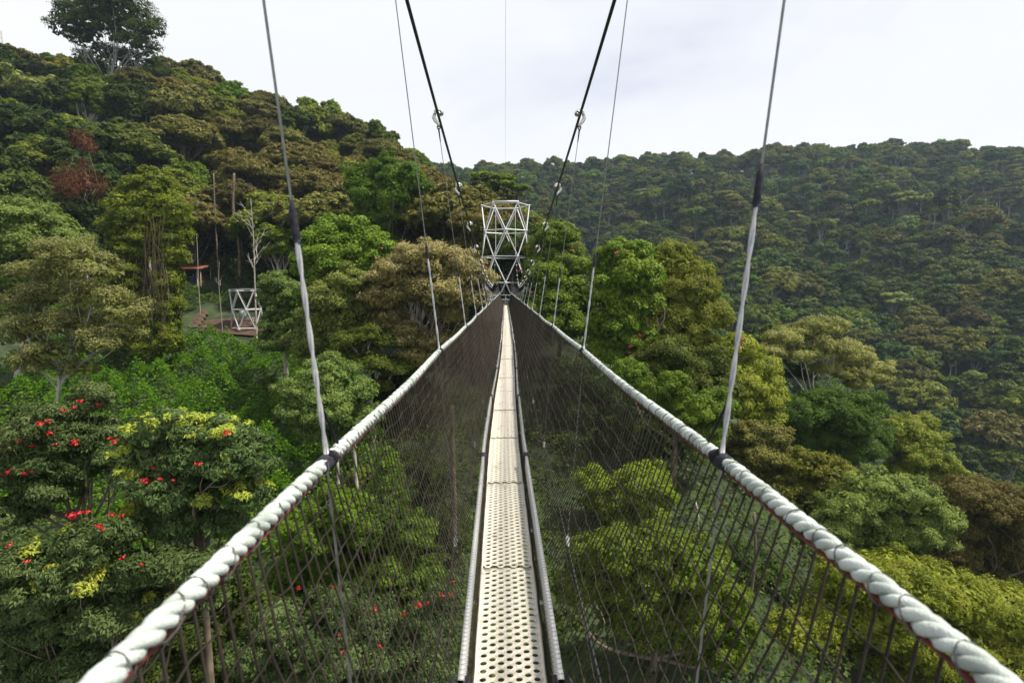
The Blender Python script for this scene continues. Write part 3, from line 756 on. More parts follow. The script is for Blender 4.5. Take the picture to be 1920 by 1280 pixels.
TREES = {'brown': ('brown_canopy_tree', 'olive brown domed forest tree on the {}'), 'olive': ('olive_canopy_tree', 'yellowish olive domed forest tree on the {}'),
         'dark': ('dark_forest_tree', 'dark green round crowned forest tree on the {}'), 'mid': ('green_forest_tree', 'mid green round crowned forest tree on the {}'),
         'grey': ('grey_green_tree', 'grey green fine leaved forest tree on the {}'), 'bright': ('bright_column_tree', 'bright green narrow forest tree on the {}'),
         'layer': ('layered_tree', 'bright green layered tree on the {}'), 'pale': ('pale_tree', 'pale sparse crowned forest tree on the {}')}
def plant(kind, var, x, y, top, s, rot, label, group=None, sz=1.0, name=None):
    """one forest tree: Empty at the ground, trunk and crown hung from the crown top"""
    p = KM[kind][var % len(KM[kind])]; gz = g1(x, y)
    e = empty(name or TREES[kind][0], (x, y, gz), label, 'tree', group)
    for nm in ('trunk', 'crown'):
        o = link(nm, p[nm], e, (0, 0, top - gz)); o.scale = (s, s, s * sz); o.rotation_euler = (0, 0, rot)
    if name: e['category'] = 'bush'
    return e

rngS = np.random.default_rng(77)
def scatter(n_try, x0, x1, y0, y1, dmin, ok, rng):
    """random spots at least dmin apart"""
    cell = {}; out = []
    P = np.stack((rng.uniform(x0, x1, n_try), rng.uniform(y0, y1, n_try)), 1)
    m = ok(P); P = P[m]
    for p in P:
        d0 = dmin(p) if callable(dmin) else dmin
        c = (int(p[0] // 8), int(p[1] // 8)); good = True
        for i in (-1, 0, 1):
            for j in (-1, 0, 1):
                for q in cell.get((c[0] + i, c[1] + j), ()):
                    if (p[0] - q[0]) ** 2 + (p[1] - q[1]) ** 2 < d0 * d0: good = False; break
        if good: cell.setdefault(c, []).append(p); out.append(p)
    return np.array(out)
# left hillside
def ok_left(P):
    z = ground(P[:, 0], P[:, 1]); px = proj(np.column_stack((P, z + 5)))[:, 0]
    y = P[:, 1]
    m = (px > -140) & (px < 1010) & (P[:, 0] < 6 + (y > 120) * -6)
    m &= ~((y < 89.5) & (px > 300) & (px < 500))
    m &= ~((y < 78) & (px < 600)) & ~((y < 66))
    m &= ~((y > 152) & (px < 560)) & ~((y > 120) & (px > 860))
    return m
SP = scatter(9000, -175, 8, 64, 200, 5.6, ok_left, rngS)
for p in SP:
    x, y = p; gz = g1(x, y); px = proj((x, y, gz + 8))[0, 0]
    u = rngS.uniform()
    if px < 330: kd = 'dark' if u < .34 else 'olive' if u < .56 else 'brown' if u < .70 else 'mid' if u < .86 else 'grey' if u < .95 else 'pale'
    elif px < 800: kd = 'brown' if u < .50 else 'olive' if u < .78 else 'dark' if u < .9 else 'mid'
    else: kd = 'brown' if u < .5 else 'dark' if u < .65 else 'mid' if u < .85 else 'olive'
    s_ = .8 + 1.0 * rngS.uniform() ** 1.3
    zone = 'at the left edge' if px < 150 else 'around the rusty red tree' if px < 260 and y < 112 else 'below the hilltop umbrella tree' if px < 330 else 'above the shelter clearing' if px < 520 else 'above the salmon flowered tree' if px < 680 else 'around the bright pillar trees' if px < 800 else 'behind the tall tower'
    row = 'low ' if y < 92 else 'halfway up ' if y < 122 else 'near the skyline '
    size = 'small' if s_ < 1.08 else 'medium' if s_ < 1.32 else 'large'
    plant(kd, int(rngS.integers(9)), x, y, gz + rngS.uniform(8.5, 14.0) + 2.5 * (s_ - .8), s_, rngS.uniform(0, 6.28),
          size + ' ' + TREES[kd][1].split(' on the')[0].replace(' forest', '').replace('crowned ', '') + ', ' + row + zone, kd + ' trees on the left hillside', rngS.uniform(.9, 1.15))

# far hillside: the 300 largest as trees of their own, the rest as one mass
FK = []
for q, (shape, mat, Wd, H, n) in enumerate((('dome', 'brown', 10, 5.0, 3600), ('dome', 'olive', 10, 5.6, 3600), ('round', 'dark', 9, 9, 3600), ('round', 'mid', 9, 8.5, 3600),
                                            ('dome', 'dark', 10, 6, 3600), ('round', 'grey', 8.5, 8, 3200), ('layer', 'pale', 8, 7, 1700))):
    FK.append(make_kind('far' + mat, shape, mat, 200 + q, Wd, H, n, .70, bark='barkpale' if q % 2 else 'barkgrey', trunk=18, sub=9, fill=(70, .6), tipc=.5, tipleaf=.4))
def hidden_below(px): return np.interp(px, [700, 830, 1000, 1090, 1200, 1350, 1450, 1680, 1800, 1920, 2100], [330, 345, 430, 440, 480, 590, 650, 700, 860, 920, 950]) + 90
def ok_far(P):
    z = ground(P[:, 0], P[:, 1]); q = proj(np.column_stack((P, z + 12)))
    return (q[:, 0] > 760) & (q[:, 0] < 1990) & (q[:, 1] < hidden_below(q[:, 0])) & (P[:, 1] > 72) & ~((P[:, 1] < 215) & (q[:, 0] < 1000)) & ~((P[:, 1] < 110) & (q[:, 0] < 1350)) & (np.sin(P[:, 0] / 19 + 2.0) * np.sin(P[:, 1] / 27 + .6) < .96)
rngF = np.random.default_rng(99)
FP = scatter(70000, -110, 480, 70, 500, lambda p: 4.5 + 0.003 * p[1], ok_far, rngF)
FP = FP[np.argsort(FP[:, 1])]
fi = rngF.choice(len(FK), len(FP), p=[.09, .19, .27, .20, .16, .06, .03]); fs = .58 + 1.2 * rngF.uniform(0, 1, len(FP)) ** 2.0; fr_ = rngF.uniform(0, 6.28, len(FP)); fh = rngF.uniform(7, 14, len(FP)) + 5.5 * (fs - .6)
fz = ground(FP[:, 0], FP[:, 1])
FNM = [('brown_canopy_tree', 'olive brown domed tree on the far hillside across the valley'), ('olive_canopy_tree', 'yellowish olive domed tree on the far hillside across the valley'),
       ('dark_forest_tree', 'dark green round tree on the far hillside across the valley'), ('green_forest_tree', 'mid green round tree on the far hillside across the valley'),
       ('dark_canopy_tree', 'dark green domed tree on the far hillside across the valley'), ('grey_green_tree', 'grey green tree on the far hillside across the valley'),
       ('pale_tree', 'pale sparse tree on the far hillside across the valley')]
NF = 300
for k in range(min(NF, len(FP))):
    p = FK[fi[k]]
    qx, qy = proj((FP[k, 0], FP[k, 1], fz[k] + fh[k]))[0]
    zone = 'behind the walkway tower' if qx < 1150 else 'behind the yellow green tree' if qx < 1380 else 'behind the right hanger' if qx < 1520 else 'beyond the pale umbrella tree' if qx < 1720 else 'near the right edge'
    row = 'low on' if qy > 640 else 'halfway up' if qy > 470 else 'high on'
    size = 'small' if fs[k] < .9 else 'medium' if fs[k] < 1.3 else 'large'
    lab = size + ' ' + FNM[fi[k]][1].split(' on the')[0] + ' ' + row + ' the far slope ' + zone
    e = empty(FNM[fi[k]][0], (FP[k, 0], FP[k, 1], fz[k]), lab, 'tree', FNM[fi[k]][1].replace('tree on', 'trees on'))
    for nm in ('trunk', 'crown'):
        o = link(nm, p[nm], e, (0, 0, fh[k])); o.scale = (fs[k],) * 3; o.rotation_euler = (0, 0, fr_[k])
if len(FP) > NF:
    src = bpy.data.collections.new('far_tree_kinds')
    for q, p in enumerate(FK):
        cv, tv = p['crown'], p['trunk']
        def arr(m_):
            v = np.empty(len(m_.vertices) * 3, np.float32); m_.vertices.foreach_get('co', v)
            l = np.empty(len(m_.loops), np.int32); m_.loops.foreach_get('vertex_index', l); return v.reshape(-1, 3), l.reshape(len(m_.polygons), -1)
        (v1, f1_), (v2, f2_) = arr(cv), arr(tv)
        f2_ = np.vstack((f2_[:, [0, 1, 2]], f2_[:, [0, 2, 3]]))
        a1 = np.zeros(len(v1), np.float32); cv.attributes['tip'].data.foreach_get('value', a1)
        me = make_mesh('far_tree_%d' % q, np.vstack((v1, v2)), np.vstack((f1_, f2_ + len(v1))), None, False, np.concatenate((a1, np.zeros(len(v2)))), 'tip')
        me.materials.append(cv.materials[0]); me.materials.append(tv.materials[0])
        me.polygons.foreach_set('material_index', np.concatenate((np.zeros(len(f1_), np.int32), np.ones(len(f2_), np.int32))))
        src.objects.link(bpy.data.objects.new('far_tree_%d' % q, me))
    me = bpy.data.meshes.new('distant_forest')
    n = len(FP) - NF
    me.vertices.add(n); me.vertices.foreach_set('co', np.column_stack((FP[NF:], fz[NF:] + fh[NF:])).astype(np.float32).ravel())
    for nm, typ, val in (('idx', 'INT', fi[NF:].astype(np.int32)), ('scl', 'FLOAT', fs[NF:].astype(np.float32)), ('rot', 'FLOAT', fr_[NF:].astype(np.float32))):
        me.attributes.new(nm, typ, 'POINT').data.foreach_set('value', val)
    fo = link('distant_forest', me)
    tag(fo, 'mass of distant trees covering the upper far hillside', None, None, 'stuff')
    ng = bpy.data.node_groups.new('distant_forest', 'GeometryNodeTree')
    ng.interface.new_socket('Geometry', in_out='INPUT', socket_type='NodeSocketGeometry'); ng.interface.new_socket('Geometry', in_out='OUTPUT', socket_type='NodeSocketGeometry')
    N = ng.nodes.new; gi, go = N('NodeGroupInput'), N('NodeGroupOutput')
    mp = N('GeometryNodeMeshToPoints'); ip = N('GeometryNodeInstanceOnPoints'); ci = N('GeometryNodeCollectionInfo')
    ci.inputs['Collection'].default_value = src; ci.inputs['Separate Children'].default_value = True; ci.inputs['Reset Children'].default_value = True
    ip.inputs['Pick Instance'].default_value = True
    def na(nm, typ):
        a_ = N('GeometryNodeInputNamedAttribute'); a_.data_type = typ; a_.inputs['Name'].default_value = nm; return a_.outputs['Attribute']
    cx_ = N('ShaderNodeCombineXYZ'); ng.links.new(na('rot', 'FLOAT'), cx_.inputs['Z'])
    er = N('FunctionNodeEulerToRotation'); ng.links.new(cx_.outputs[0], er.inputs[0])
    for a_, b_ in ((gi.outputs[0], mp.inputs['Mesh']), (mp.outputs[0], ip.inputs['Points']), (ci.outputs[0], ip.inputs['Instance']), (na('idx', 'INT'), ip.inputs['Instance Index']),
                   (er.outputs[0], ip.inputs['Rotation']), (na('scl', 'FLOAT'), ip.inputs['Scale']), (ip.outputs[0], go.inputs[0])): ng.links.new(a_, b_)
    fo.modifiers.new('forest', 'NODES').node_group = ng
print('scatter', len(SP), len(FP))

# ------------------------------------------------------------------ single trees near the walkway: lobes given where they stand
HN, HL = 1.95, 0.92
def hero(name, label, mat, D, lobes, n, ls, trunk=None, fork=None, bark='bark', flat=0.8, r0=0.22, cat='tree', seed=0, core=0.66, fill=None, depth=1.0, frac=1.0, wig=.12, flowers=(), fmesh=None, **kw):
    """lobes: (px, py, radius px[, extra distance]); every lobe is a ball of leaves at its own place in the valley"""
    rng = np.random.default_rng(seed + 1700)
    C, Rd = [], []
    for l in lobes:
        dd = D + (l[3] if len(l) > 3 else rng.uniform(-.7, .7) * l[2] / FPX * D * 0.8)
        r = 1.12 * l[2] / FPX * dd; C.append(at(l[0], l[1], dd)); Rd.append((r, r * depth, r * flat))
    C, Rd = np.array(C), np.array(Rd)
    tx, ty = (at(trunk, 600, D)[0], D) if trunk is not None else (C[:, 0].mean(), C[:, 1].mean())
    gz = g1(tx, ty); base = np.array((tx, ty, gz))
    e = empty(name, base, label, cat)
    tri = D > 21; hn, hl = (HN, HL) if tri else (1.35, 0.85)
    (v, f, a), sc = crown(rng, C, Rd, int(n * hn), ls * hl, tri=tri, front=True, **kw)
    if core: v, f, a = with_cores(rng, (v, f, a), C, Rd, core, fill or ((800, .2) if D < 35 else (680, .225)), kw.get('asp', .7), tri)
    link('crown', make_mesh('crown', v - base, f, LM[mat], False, a, 'tip'), e)
    b = MB(); top = C[:, 2].min() if fork is None else at(960, fork, D)[2]
    fk = np.array((tx + (C[:, 0].mean() - tx) * .5, ty, max(gz + 1, top)))
    limbs(rng, b, base - np.array((0, 0, .5)) - base, fk - base, C - base, r0, wig, 6, frac, Rd.mean() * .5)
    b.build('trunk', M[bark], e, True)
    for (px, py, q) in flowers:
        P = at(px, py, D); k = np.argmin(((C - P)[:, [0, 2]] ** 2).sum(1))
        y = C[k, 1] - math.sqrt(max(0.0, 1 - ((P[0] - C[k, 0]) / Rd[k, 0]) ** 2 - ((P[2] - C[k, 2]) / Rd[k, 2]) ** 2)) * Rd[k, 1] * 1.02 - 0.08
        o = link('flower', FM[q], e, at(px, py, y) - base); sc_ = rng.uniform(.8, 1.25); o.scale = (sc_,) * 3; o.rotation_euler = (rng.normal(0, .3), rng.normal(0, .3), rng.uniform(0, 6.28))
    return e
def flower_mesh(name, mat, r, n, ls, seed):
    rng = np.random.default_rng(seed); u = unit(rng, n, -.2)
    P = u * r * rng.uniform(.4, 1, n)[:, None] * np.array((1, 1, .7))
    v, f, a = leaves(rng, P, u + rng.normal(0, .5, (n, 3)), ls, .6)
    return make_mesh(name, v, f, M[mat])
FM = {'pink': flower_mesh('flower', 'pink', .20, 20, .17, 1), 'cream': flower_mesh('flower', 'cream', .2, 18, .16, 2),
      'red': flower_mesh('flower', 'red', .07, 14, .065, 3), 'redbig': flower_mesh('flower', 'red', .115, 30, .07, 4), 'salmon': flower_mesh('flower', 'pink', .24, 20, .19, 6)}

hero('umbrella_tree', 'broad tan brown domed tree just left of the tall tower', 'tan', 45, [(790,490,48),(735,515,42),(845,500,45),(890,520,36),(770,540,50),(830,550,46),(720,560,36),(880,560,34),(725,600,38),(760,630,34),(848,590,30),(700,545,26),(810,640,32),(780,670,32),(845,640,28)], 17000, .20, trunk=815, fork=640, flat=.7, seed=1, sub=16, tipc=1.0, tipleaf=.8)
hero('tulip_tree', 'leafy green tree with salmon and cream flowers left of the tan tree', 'mid', 50, [(640,440,42),(600,470,40),(690,470,42),(650,500,50),(580,500,34),(705,500,30),(620,545,42),(680,540,36),(640,590,36),(590,560,32)], 15000, .30, trunk=595, seed=2, sub=16, tipc=.5, tipleaf=.5, droop=.5,
     flowers=[(642,415,'pink'),(598,437,'pink'),(640,452,'salmon'),(680,432,'pink'),(702,443,'pink'),(640,458,'pink'),(630,447,'salmon'),(574,455,'cream'),(680,408,'cream'),(715,465,'pink'),(725,460,'cream'),(625,475,'pink')])
hero('green_column_tree', 'bright green vine covered pillar trees above the flowering tree', 'bright', 76, [(725,315,24),(735,340,28),(678,345,30),(690,370,28),(745,370,32),(735,400,34),(700,405,32),(715,440,32),(690,430,26),(720,470,32),(700,480,28),(770,325,22),(780,345,24)], 13000, .28, trunk=712, seed=3, sub=16, tipc=.4, flat=1.0)
hero('vine_draped_tree', 'tall tree smothered in green creepers with brown hanging stems', 'mid', 60, [(288,348,26),(268,372,32),(308,378,32),(245,400,32),(325,405,30),(285,400,34),(228,430,30),(335,440,26),(262,440,30,-1),(310,445,26,-1),(240,475,32,-1),(322,480,26,-1),(245,520,32,-1.2),(320,525,25,-1.2),(240,565,30,-1.4),(318,565,24,-1.4),(250,605,30,-1.6),(316,605,24,-1.6),(236,640,28,-1.8),(318,640,26,-1.8),(278,655,24,-2)], 20000, .24, trunk=290, seed=4, sub=18, tipc=.4, flat=1.15, r0=.3)
hero('lichen_tree', 'sparse yellowish tree with pale lichen twigs on the far left', 'pale', 38, [(130,480,45),(85,510,40),(180,510,42),(60,560,40),(120,550,48),(190,560,46),(235,590,40),(70,610,42),(140,610,46),(40,630,36),(200,640,40),(110,660,40),(60,680,36),(150,690,34),(250,620,28)], 15000, .17, trunk=80, seed=5, sub=14, tipc=.9, tipleaf=.5, bark='barkpale', flat=.6, r0=.13, wig=.08, subr=.34, fuzz=.2, fill=(160, .3), core=.3)
hero('glossy_round_tree', 'dense green tree at the left edge behind the lichen tree', 'grey', 50, [(30,415,42),(100,430,40),(60,460,50),(130,450,36),(10,460,44),(150,480,34),(90,500,44),(20,520,48),(30,580,40)], 13000, .26, trunk=15, seed=6, sub=16, tipc=.6, tipleaf=.5, bark='barkpale')
hero('red_leaved_tree', 'tree with rusty red foliage and a bare trunk on the left slope', 'redleaf', 77, [(155,265,18),(165,280,16),(145,340,26),(130,355,20),(165,350,24),(150,370,22),(160,310,14)], 2600, .22, trunk=168, fork=385, seed=7, sub=14, subr=.5, fuzz=.4, fill=(60, .3), core=.25, bark='barkgrey', r0=.13)
# grey-green thicket in the middle left
hero('thicket_tree', 'grey green bushy tree right of the low white tower', 'grey', 56, [(522,535,28),(512,562,26),(545,560,32),(535,600,34),(512,600,20),(560,600,28),(525,640,34)], 9000, .22, seed=8, sub=16, tipc=.7, tipleaf=.5, bark='barkpale')
hero('thicket_tree', 'bluish green bushy tree under the flowering tree', 'grey', 46, [(655,530,36),(620,560,40),(675,570,36),(640,600,44),(600,600,36),(580,640,40),(660,640,40),(610,670,40)], 12000, .20, seed=9, sub=16, tipc=.7, tipleaf=.5, bark='barkpale')
hero('thicket_tree', 'mid green rounded tree above the left handrail with thin trunks', 'grey', 38, [(620,700,42),(580,730,40),(660,730,42),(560,770,36),(620,770,46),(680,780,34),(590,810,32),(650,820,32),(540,730,26)], 13000, .17, trunk=640, seed=10, sub=16, tipc=.8, tipleaf=.6, bark='barkpale', r0=.12)
hero('thicket_tree', 'dull olive flat topped tree below the tan domed tree', 'olive', 43, [(690,625,28),(650,640,30),(720,640,26),(660,670,28),(700,680,34),(740,690,34),(700,720,34)], 8000, .18, seed=11, sub=14, flat=.5, bark='barkpale')
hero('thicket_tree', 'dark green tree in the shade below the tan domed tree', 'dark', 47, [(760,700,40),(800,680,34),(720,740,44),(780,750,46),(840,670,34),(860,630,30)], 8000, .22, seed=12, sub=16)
# right of the tower
hero('tulip_tree', 'dark leafy tree with orange flowers touching the right of the tall tower', 'mid', 57, [(1035,445,32),(1060,440,28),(1010,470,28),(1050,490,40),(1020,520,40),(1075,500,32),(1060,550,44),(1020,570,40),(1090,560,36),(1050,610,46),(1010,620,36),(1095,610,36)], 15000, .26, seed=13, sub=16, tipc=.5, tipleaf=.5, droop=.4,
     flowers=[(990,463,'salmon'),(1008,420,'pink'),(975,508,'salmon'),(995,548,'pink'),(1072,470,'pink')])
hero('tulip_tree', 'tall bright green tree with orange flowers right of the far handrail', 'bright', 49, [(1165,480,36),(1195,475,32),(1140,500,34),(1180,520,46),(1215,520,32),(1140,550,38),(1180,570,46),(1150,610,44),(1130,600,30),(1180,640,40),(1140,660,40)], 16000, .30, seed=14, sub=16, tipc=.6, tipleaf=.6, droop=.5,
     flowers=[(1175,472,'pink'),(1208,476,'pink'),(1205,513,'pink'),(1120,580,'pink'),(1200,630,'salmon'),(1183,648,'salmon'),(1180,661,'salmon'),(1156,474,'pink')])
hero('round_tree', 'yellow green spreading tree standing against the far hillside', 'yellow', 53, [(1235,490,36),(1260,475,30),(1270,510,36),(1310,510,30),(1240,540,40),(1290,545,42),(1325,545,28),(1250,590,46),(1310,590,44),(1340,600,28),(1230,630,44),(1290,640,46)], 17000, .21, trunk=1200, fork=610, seed=15, sub=16, tipc=.5, tipleaf=.5)
hero('round_tree', 'brownish olive tree below the spreading yellow green tree', 'olive', 45, [(1250,660,42),(1220,690,36),(1290,690,42),(1330,680,36),(1260,720,44),(1310,730,40),(1350,730,36),(1230,750,40),(1290,770,40)], 13000, .19, seed=16, sub=16, tipc=.6)
hero('round_tree', 'mid green tree with drooping leaves above the right handrail', 'mid', 40, [(1260,720,30),(1300,770,40),(1340,760,36),(1260,780,40),(1320,810,38),(1210,740,36),(1180,700,32)], 11000, .20, seed=17, sub=16)
hero('round_tree', 'yellowish leafy tree in front of the bare limbed umbrella tree', 'yellow', 50, [(1385,650,34),(1420,690,36),(1400,720,36),(1370,700,32),(1440,740,36),(1390,760,40),(1430,790,36)], 11000, .21, seed=18, sub=16, tipc=.6,
     flowers=[(1393,637,'pink'),(1385,652,'pink')])
hero('umbrella_tree', 'flat crowned pale tree with bare forked limbs on the right ridge', 'pale', 62, [(1470,635,34),(1510,625,38),(1550,615,36),(1450,660,34),(1500,665,32),(1560,650,40),(1600,670,36),(1640,690,30),(1590,700,32),(1650,710,24),(1545,690,26),(1430,690,26),(1610,720,24)], 11500, .21, trunk=1525, fork=760, seed=19, sub=12, flat=.45, bark='barkpale', r0=.2, wig=.16, tipc=.5, zmin=-.1)
hero('round_tree', 'dark green climbing foliage below the pale umbrella tree', 'mid', 54, [(1545,760,40),(1500,780,40),(1590,790,42),(1620,760,34),(1540,820,46),(1480,820,40),(1600,840,44),(1560,880,42),(1640,820,30),(1470,780,34)], 15000, .23, seed=20, sub=16)
hero('dome_tree', 'golden olive dome tree on the right ridge', 'yellow', 58, [(1690,805,30),(1720,800,32),(1740,825,30),(1680,830,28),(1715,850,34),(1760,870,30),(1780,880,24),(1730,890,34),(1690,880,30)], 12000, .20, seed=21, sub=18, tipc=1.0, tipleaf=.6, flat=.7)
hero('dome_tree', 'small orange brown dome tree behind the right tape wrap', 'brown', 44, [(1410,815,32),(1440,820,34),(1390,845,30),(1430,855,38),(1465,850,28),(1400,880,30),(1450,890,34)], 10000, .19, seed=22, sub=18, tipc=1.0, tipleaf=.8, flat=.65)
hero('round_tree', 'olive green tree between the dome tree and the green mound', 'olive', 44, [(1500,870,38),(1550,890,38),(1480,910,40),(1530,930,42),(1590,900,34),(1450,940,40),(1420,960,34)], 11000, .19, seed=23, sub=16, tipc=.4)
hero('mound_tree', 'large soft green mound of foliage on the right slope', 'grey', 38, [(1640,920,55),(1590,950,50),(1700,930,50),(1650,990,60),(1560,990,50),(1720,990,55),(1600,1040,55),(1680,1050,55),(1760,970,44)], 26000, .15, fill=(1500, .14), seed=24, sub=24, subr=.24, flat=.7, tipc=.6, tipleaf=.5)
hero('mound_tree', 'brownish olive canopy along the right edge', 'brown', 42, [(1810,930,50),(1870,950,60),(1930,980,60),(1790,980,50),(1850,1010,60),(1920,1050,60),(1780,1040,50),(1850,1080,55)], 22000, .16, fill=(1500, .14), seed=25, sub=24, subr=.24, flat=.65, tipc=.9, tipleaf=.5)
hero('mound_tree', 'wide yellow olive canopy in the lower right corner', 'yellow', 30, [(1600,1080,70),(1680,1080,75),(1760,1110,80),(1850,1140,85),(1940,1150,80),(1560,1150,70),(1650,1160,80),(1740,1200,90),(1840,1230,90),(1580,1230,70),(1500,1180,60),(1940,1240,80),(1660,1260,80)], 34000, .14, fill=(1500, .14), seed=26, sub=30, subr=.2, flat=.6, tipc=.35, tipleaf=.4)
# below the walkway, right
hero('leafy_tree', 'sunlit yellow green tree below the right net', 'bright', 24, [(1230,1030,60),(1300,1060,60),(1150,1030,55),(1200,1090,65),(1290,1130,65),(1350,1120,50),(1130,1090,50),(1230,1170,60),(1330,1200,60),(1380,1180,44),(1100,1040,45),(1080,1100,45),(1170,1150,50)], 26000, .15, seed=27, sub=22, subr=.26, tipc=.9, tipleaf=.5, droop=.5)
hero('leafy_tree', 'slim yellow green tree under the right net near the tower', 'bright', 34, [(1200,900,44),(1170,930,40),(1230,930,40),(1160,970,36),(1130,940,34),(1110,900,34),(1215,960,36)], 10000, .17, seed=28, sub=16, tipc=.5)
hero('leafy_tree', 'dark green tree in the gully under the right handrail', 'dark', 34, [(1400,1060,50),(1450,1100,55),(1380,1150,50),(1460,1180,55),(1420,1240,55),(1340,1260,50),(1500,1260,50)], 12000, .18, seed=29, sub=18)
hero('leafy_tree', 'dim green tree deep below the walkway on the right', 'mid', 27, [(1120,1220,60),(1200,1260,60),(1060,1180,50),(1080,1280,60),(1280,1300,60)], 11000, .16, seed=30, sub=18)
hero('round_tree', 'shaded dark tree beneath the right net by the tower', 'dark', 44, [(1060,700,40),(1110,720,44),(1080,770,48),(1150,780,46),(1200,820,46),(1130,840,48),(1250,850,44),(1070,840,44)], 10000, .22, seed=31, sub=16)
# below the walkway, left
hero('leafy_tree', 'yellow green leafy tree seen through the left net', 'bright', 23, [(640,960,55),(700,990,55),(580,1000,55),(760,1000,50),(640,1050,60),(720,1070,60),(560,1080,55),(790,1080,45),(680,1140,60),(600,1160,55),(760,1150,50)], 24000, .14, seed=32, sub=20, subr=.26, tipc=.8, tipleaf=.5, droop=.6)
hero('creeper_pole', 'slender column of leaves rising behind the left net', 'bright', 26, [(725,860,20),(730,890,24),(722,920,26),(735,950,28),(725,980,26)], 5000, .13, seed=33, sub=16, flat=1.2, tipc=.6)
hero('leafy_tree', 'dark green tree under the left net beside the deck', 'dark', 32, [(800,960,40),(840,1000,44),(790,1040,44),(850,1080,40),(820,900,36),(780,870,34)], 9000, .17, seed=34, sub=16)
RF = [(90,790,'red'),(35,825,'redbig'),(60,835,'red'),(150,752,'red'),(138,765,'red'),(75,795,'redbig'),(215,828,'redbig'),(205,822,'red'),(228,826,'redbig'),(105,832,'red'),(140,830,'redbig'),(20,885,'redbig'),(45,888,'red'),(5,890,'red'),(60,882,'red'),(118,770,'red'),(40,810,'red'),(185,758,'red'),(95,812,'red'),(12,840,'red')]
hero('red_flowered_shrub', 'dark leaved shrub with red blossom clusters at the left edge', 'blueg', 16, [(180,735,26),(160,760,32),(110,790,44),(60,810,48),(20,830,44),(150,820,44),(200,810,34),(90,860,52),(30,890,50),(160,870,48),(215,850,34),(100,920,46),(30,960,50)], 26000, .15, trunk=130, seed=35, sub=20, subr=.30, tipsub=.05, asp=.34, droop=1.1, bark='bark', r0=.11, flat=.7, flowers=RF)
hero('lime_tipped_shrub', 'shrub with lime green young leaves above the left handrail', 'blueg', 15, [(320,790,34),(280,810,38),(360,810,40),(420,810,40),(460,830,36),(240,850,36),(300,860,48),(370,860,50),(440,870,46),(490,870,30),(250,890,40),(320,920,50),(400,920,50),(470,930,40),(360,970,50),(290,970,48),(430,980,40)], 30000, .15, trunk=350, seed=36, sub=20, subr=.30, tipsub=.7, asp=.36, droop=1.0, bark='bark', r0=.11, flat=.7,
     flowers=[(285,876,'red'),(278,905,'redbig'),(270,900,'red'),(300,898,'red'),(325,900,'red'),(405,815,'red'),(425,812,'redbig'),(372,870,'red')])
hero('red_flowered_shrub', 'dark leaved shrub with one lime branch in the lower left corner', 'blueg', 14, [(100,1040,55),(40,1050,55),(170,1020,50),(230,1000,44),(160,1080,60),(60,1120,60),(250,1070,55),(330,1060,50),(120,1160,60),(220,1150,60),(310,1130,55),(30,1200,60),(150,1230,60),(250,1220,50),(390,1060,44),(380,1110,40),(60,1270,60)], 30000, .14, trunk=180, seed=37, sub=18, subr=.30, tipsub=.13, asp=.36, droop=1.0, bark='bark', r0=.11, flat=.7,
     flowers=[(150,962,'redbig'),(135,967,'redbig'),(165,960,'redbig'),(210,965,'red'),(228,967,'red'),(18,1022,'red'),(50,1052,'red'),(190,990,'red'),(185,985,'red'),(230,1045,'red'),(265,1058,'red'),(25,1150,'red')])
hero('red_flowered_shrub', 'shrub with scattered red blossoms below the left net', 'blueg', 18, [(520,1160,50),(580,1200,55),(640,1130,50),(700,1160,55),(640,1220,60),(740,1220,55),(800,1150,45),(840,1110,34),(560,1270,60),(700,1290,60),(800,1260,50),(480,1230,50)], 24000, .15, trunk=650, seed=38, sub=18, subr=.30, tipsub=.08, asp=.36, droop=1.0, bark='bark', r0=.11, flat=.7,
     flowers=[(690,1143,'redbig'),(675,1145,'redbig'),(702,1142,'redbig'),(755,1155,'redbig'),(760,1150,'red'),(785,1134,'redbig'),(800,1130,'red'),(815,1123,'red'),(838,1092,'red'),(850,1090,'red'),(828,1115,'red'),(845,1114,'red'),(625,1100,'red'),(637,1190,'red'),(658,1187,'red'),(672,1184,'red'),(682,1242,'redbig'),(690,1236,'redbig'),(678,1236,'redbig'),(693,1202,'redbig'),(712,1210,'red'),(583,1232,'red'),(595,1228,'red'),(660,1252,'red'),(640,1222,'red'),(560,1102,'red')])
hero('round_tree', 'deep green undergrowth tree in the bottom left behind the shrubs', 'dark', 20, [(300,1160,60),(400,1180,60),(340,1240,60),(440,1250,60),(480,1150,50),(430,1100,40)], 12000, .15, seed=39, sub=18)

# emergent tree on the hill top, bare twisted limbs under an umbrella
hero('emergent_tree', 'large umbrella tree with twisted pale limbs standing on the left hilltop', 'dark', 128, [(200,20,38),(150,30,36),(250,35,36),(130,55,30),(180,50,36),(225,60,36),(275,60,28),(160,75,26),(255,85,30),(295,45,16),(210,0,36),(240,10,34),(160,5,30),(115,30,18),(280,90,20),(200,105,30,6),(240,118,32,6),(282,115,24,6),(165,112,24,6),(300,140,22,5)], 17000, .36, trunk=230, fork=150, seed=40, sub=18, flat=.5, bark='barkgrey', r0=.28, wig=.14, core=.3, fill=(150, .3), zmin=-.15, tipc=.4)
plant('layer', 0, at(925, 340, 108)[0], 108, at(925, 326, 108)[2], .85, .4, 'flat layered bright green tree behind the top of the tall tower')
plant('layer', 0, at(960, 350, 112)[0], 112, at(965, 348, 112)[2], .6, 2.0, 'small layered bright green tree just right behind the tall tower top')

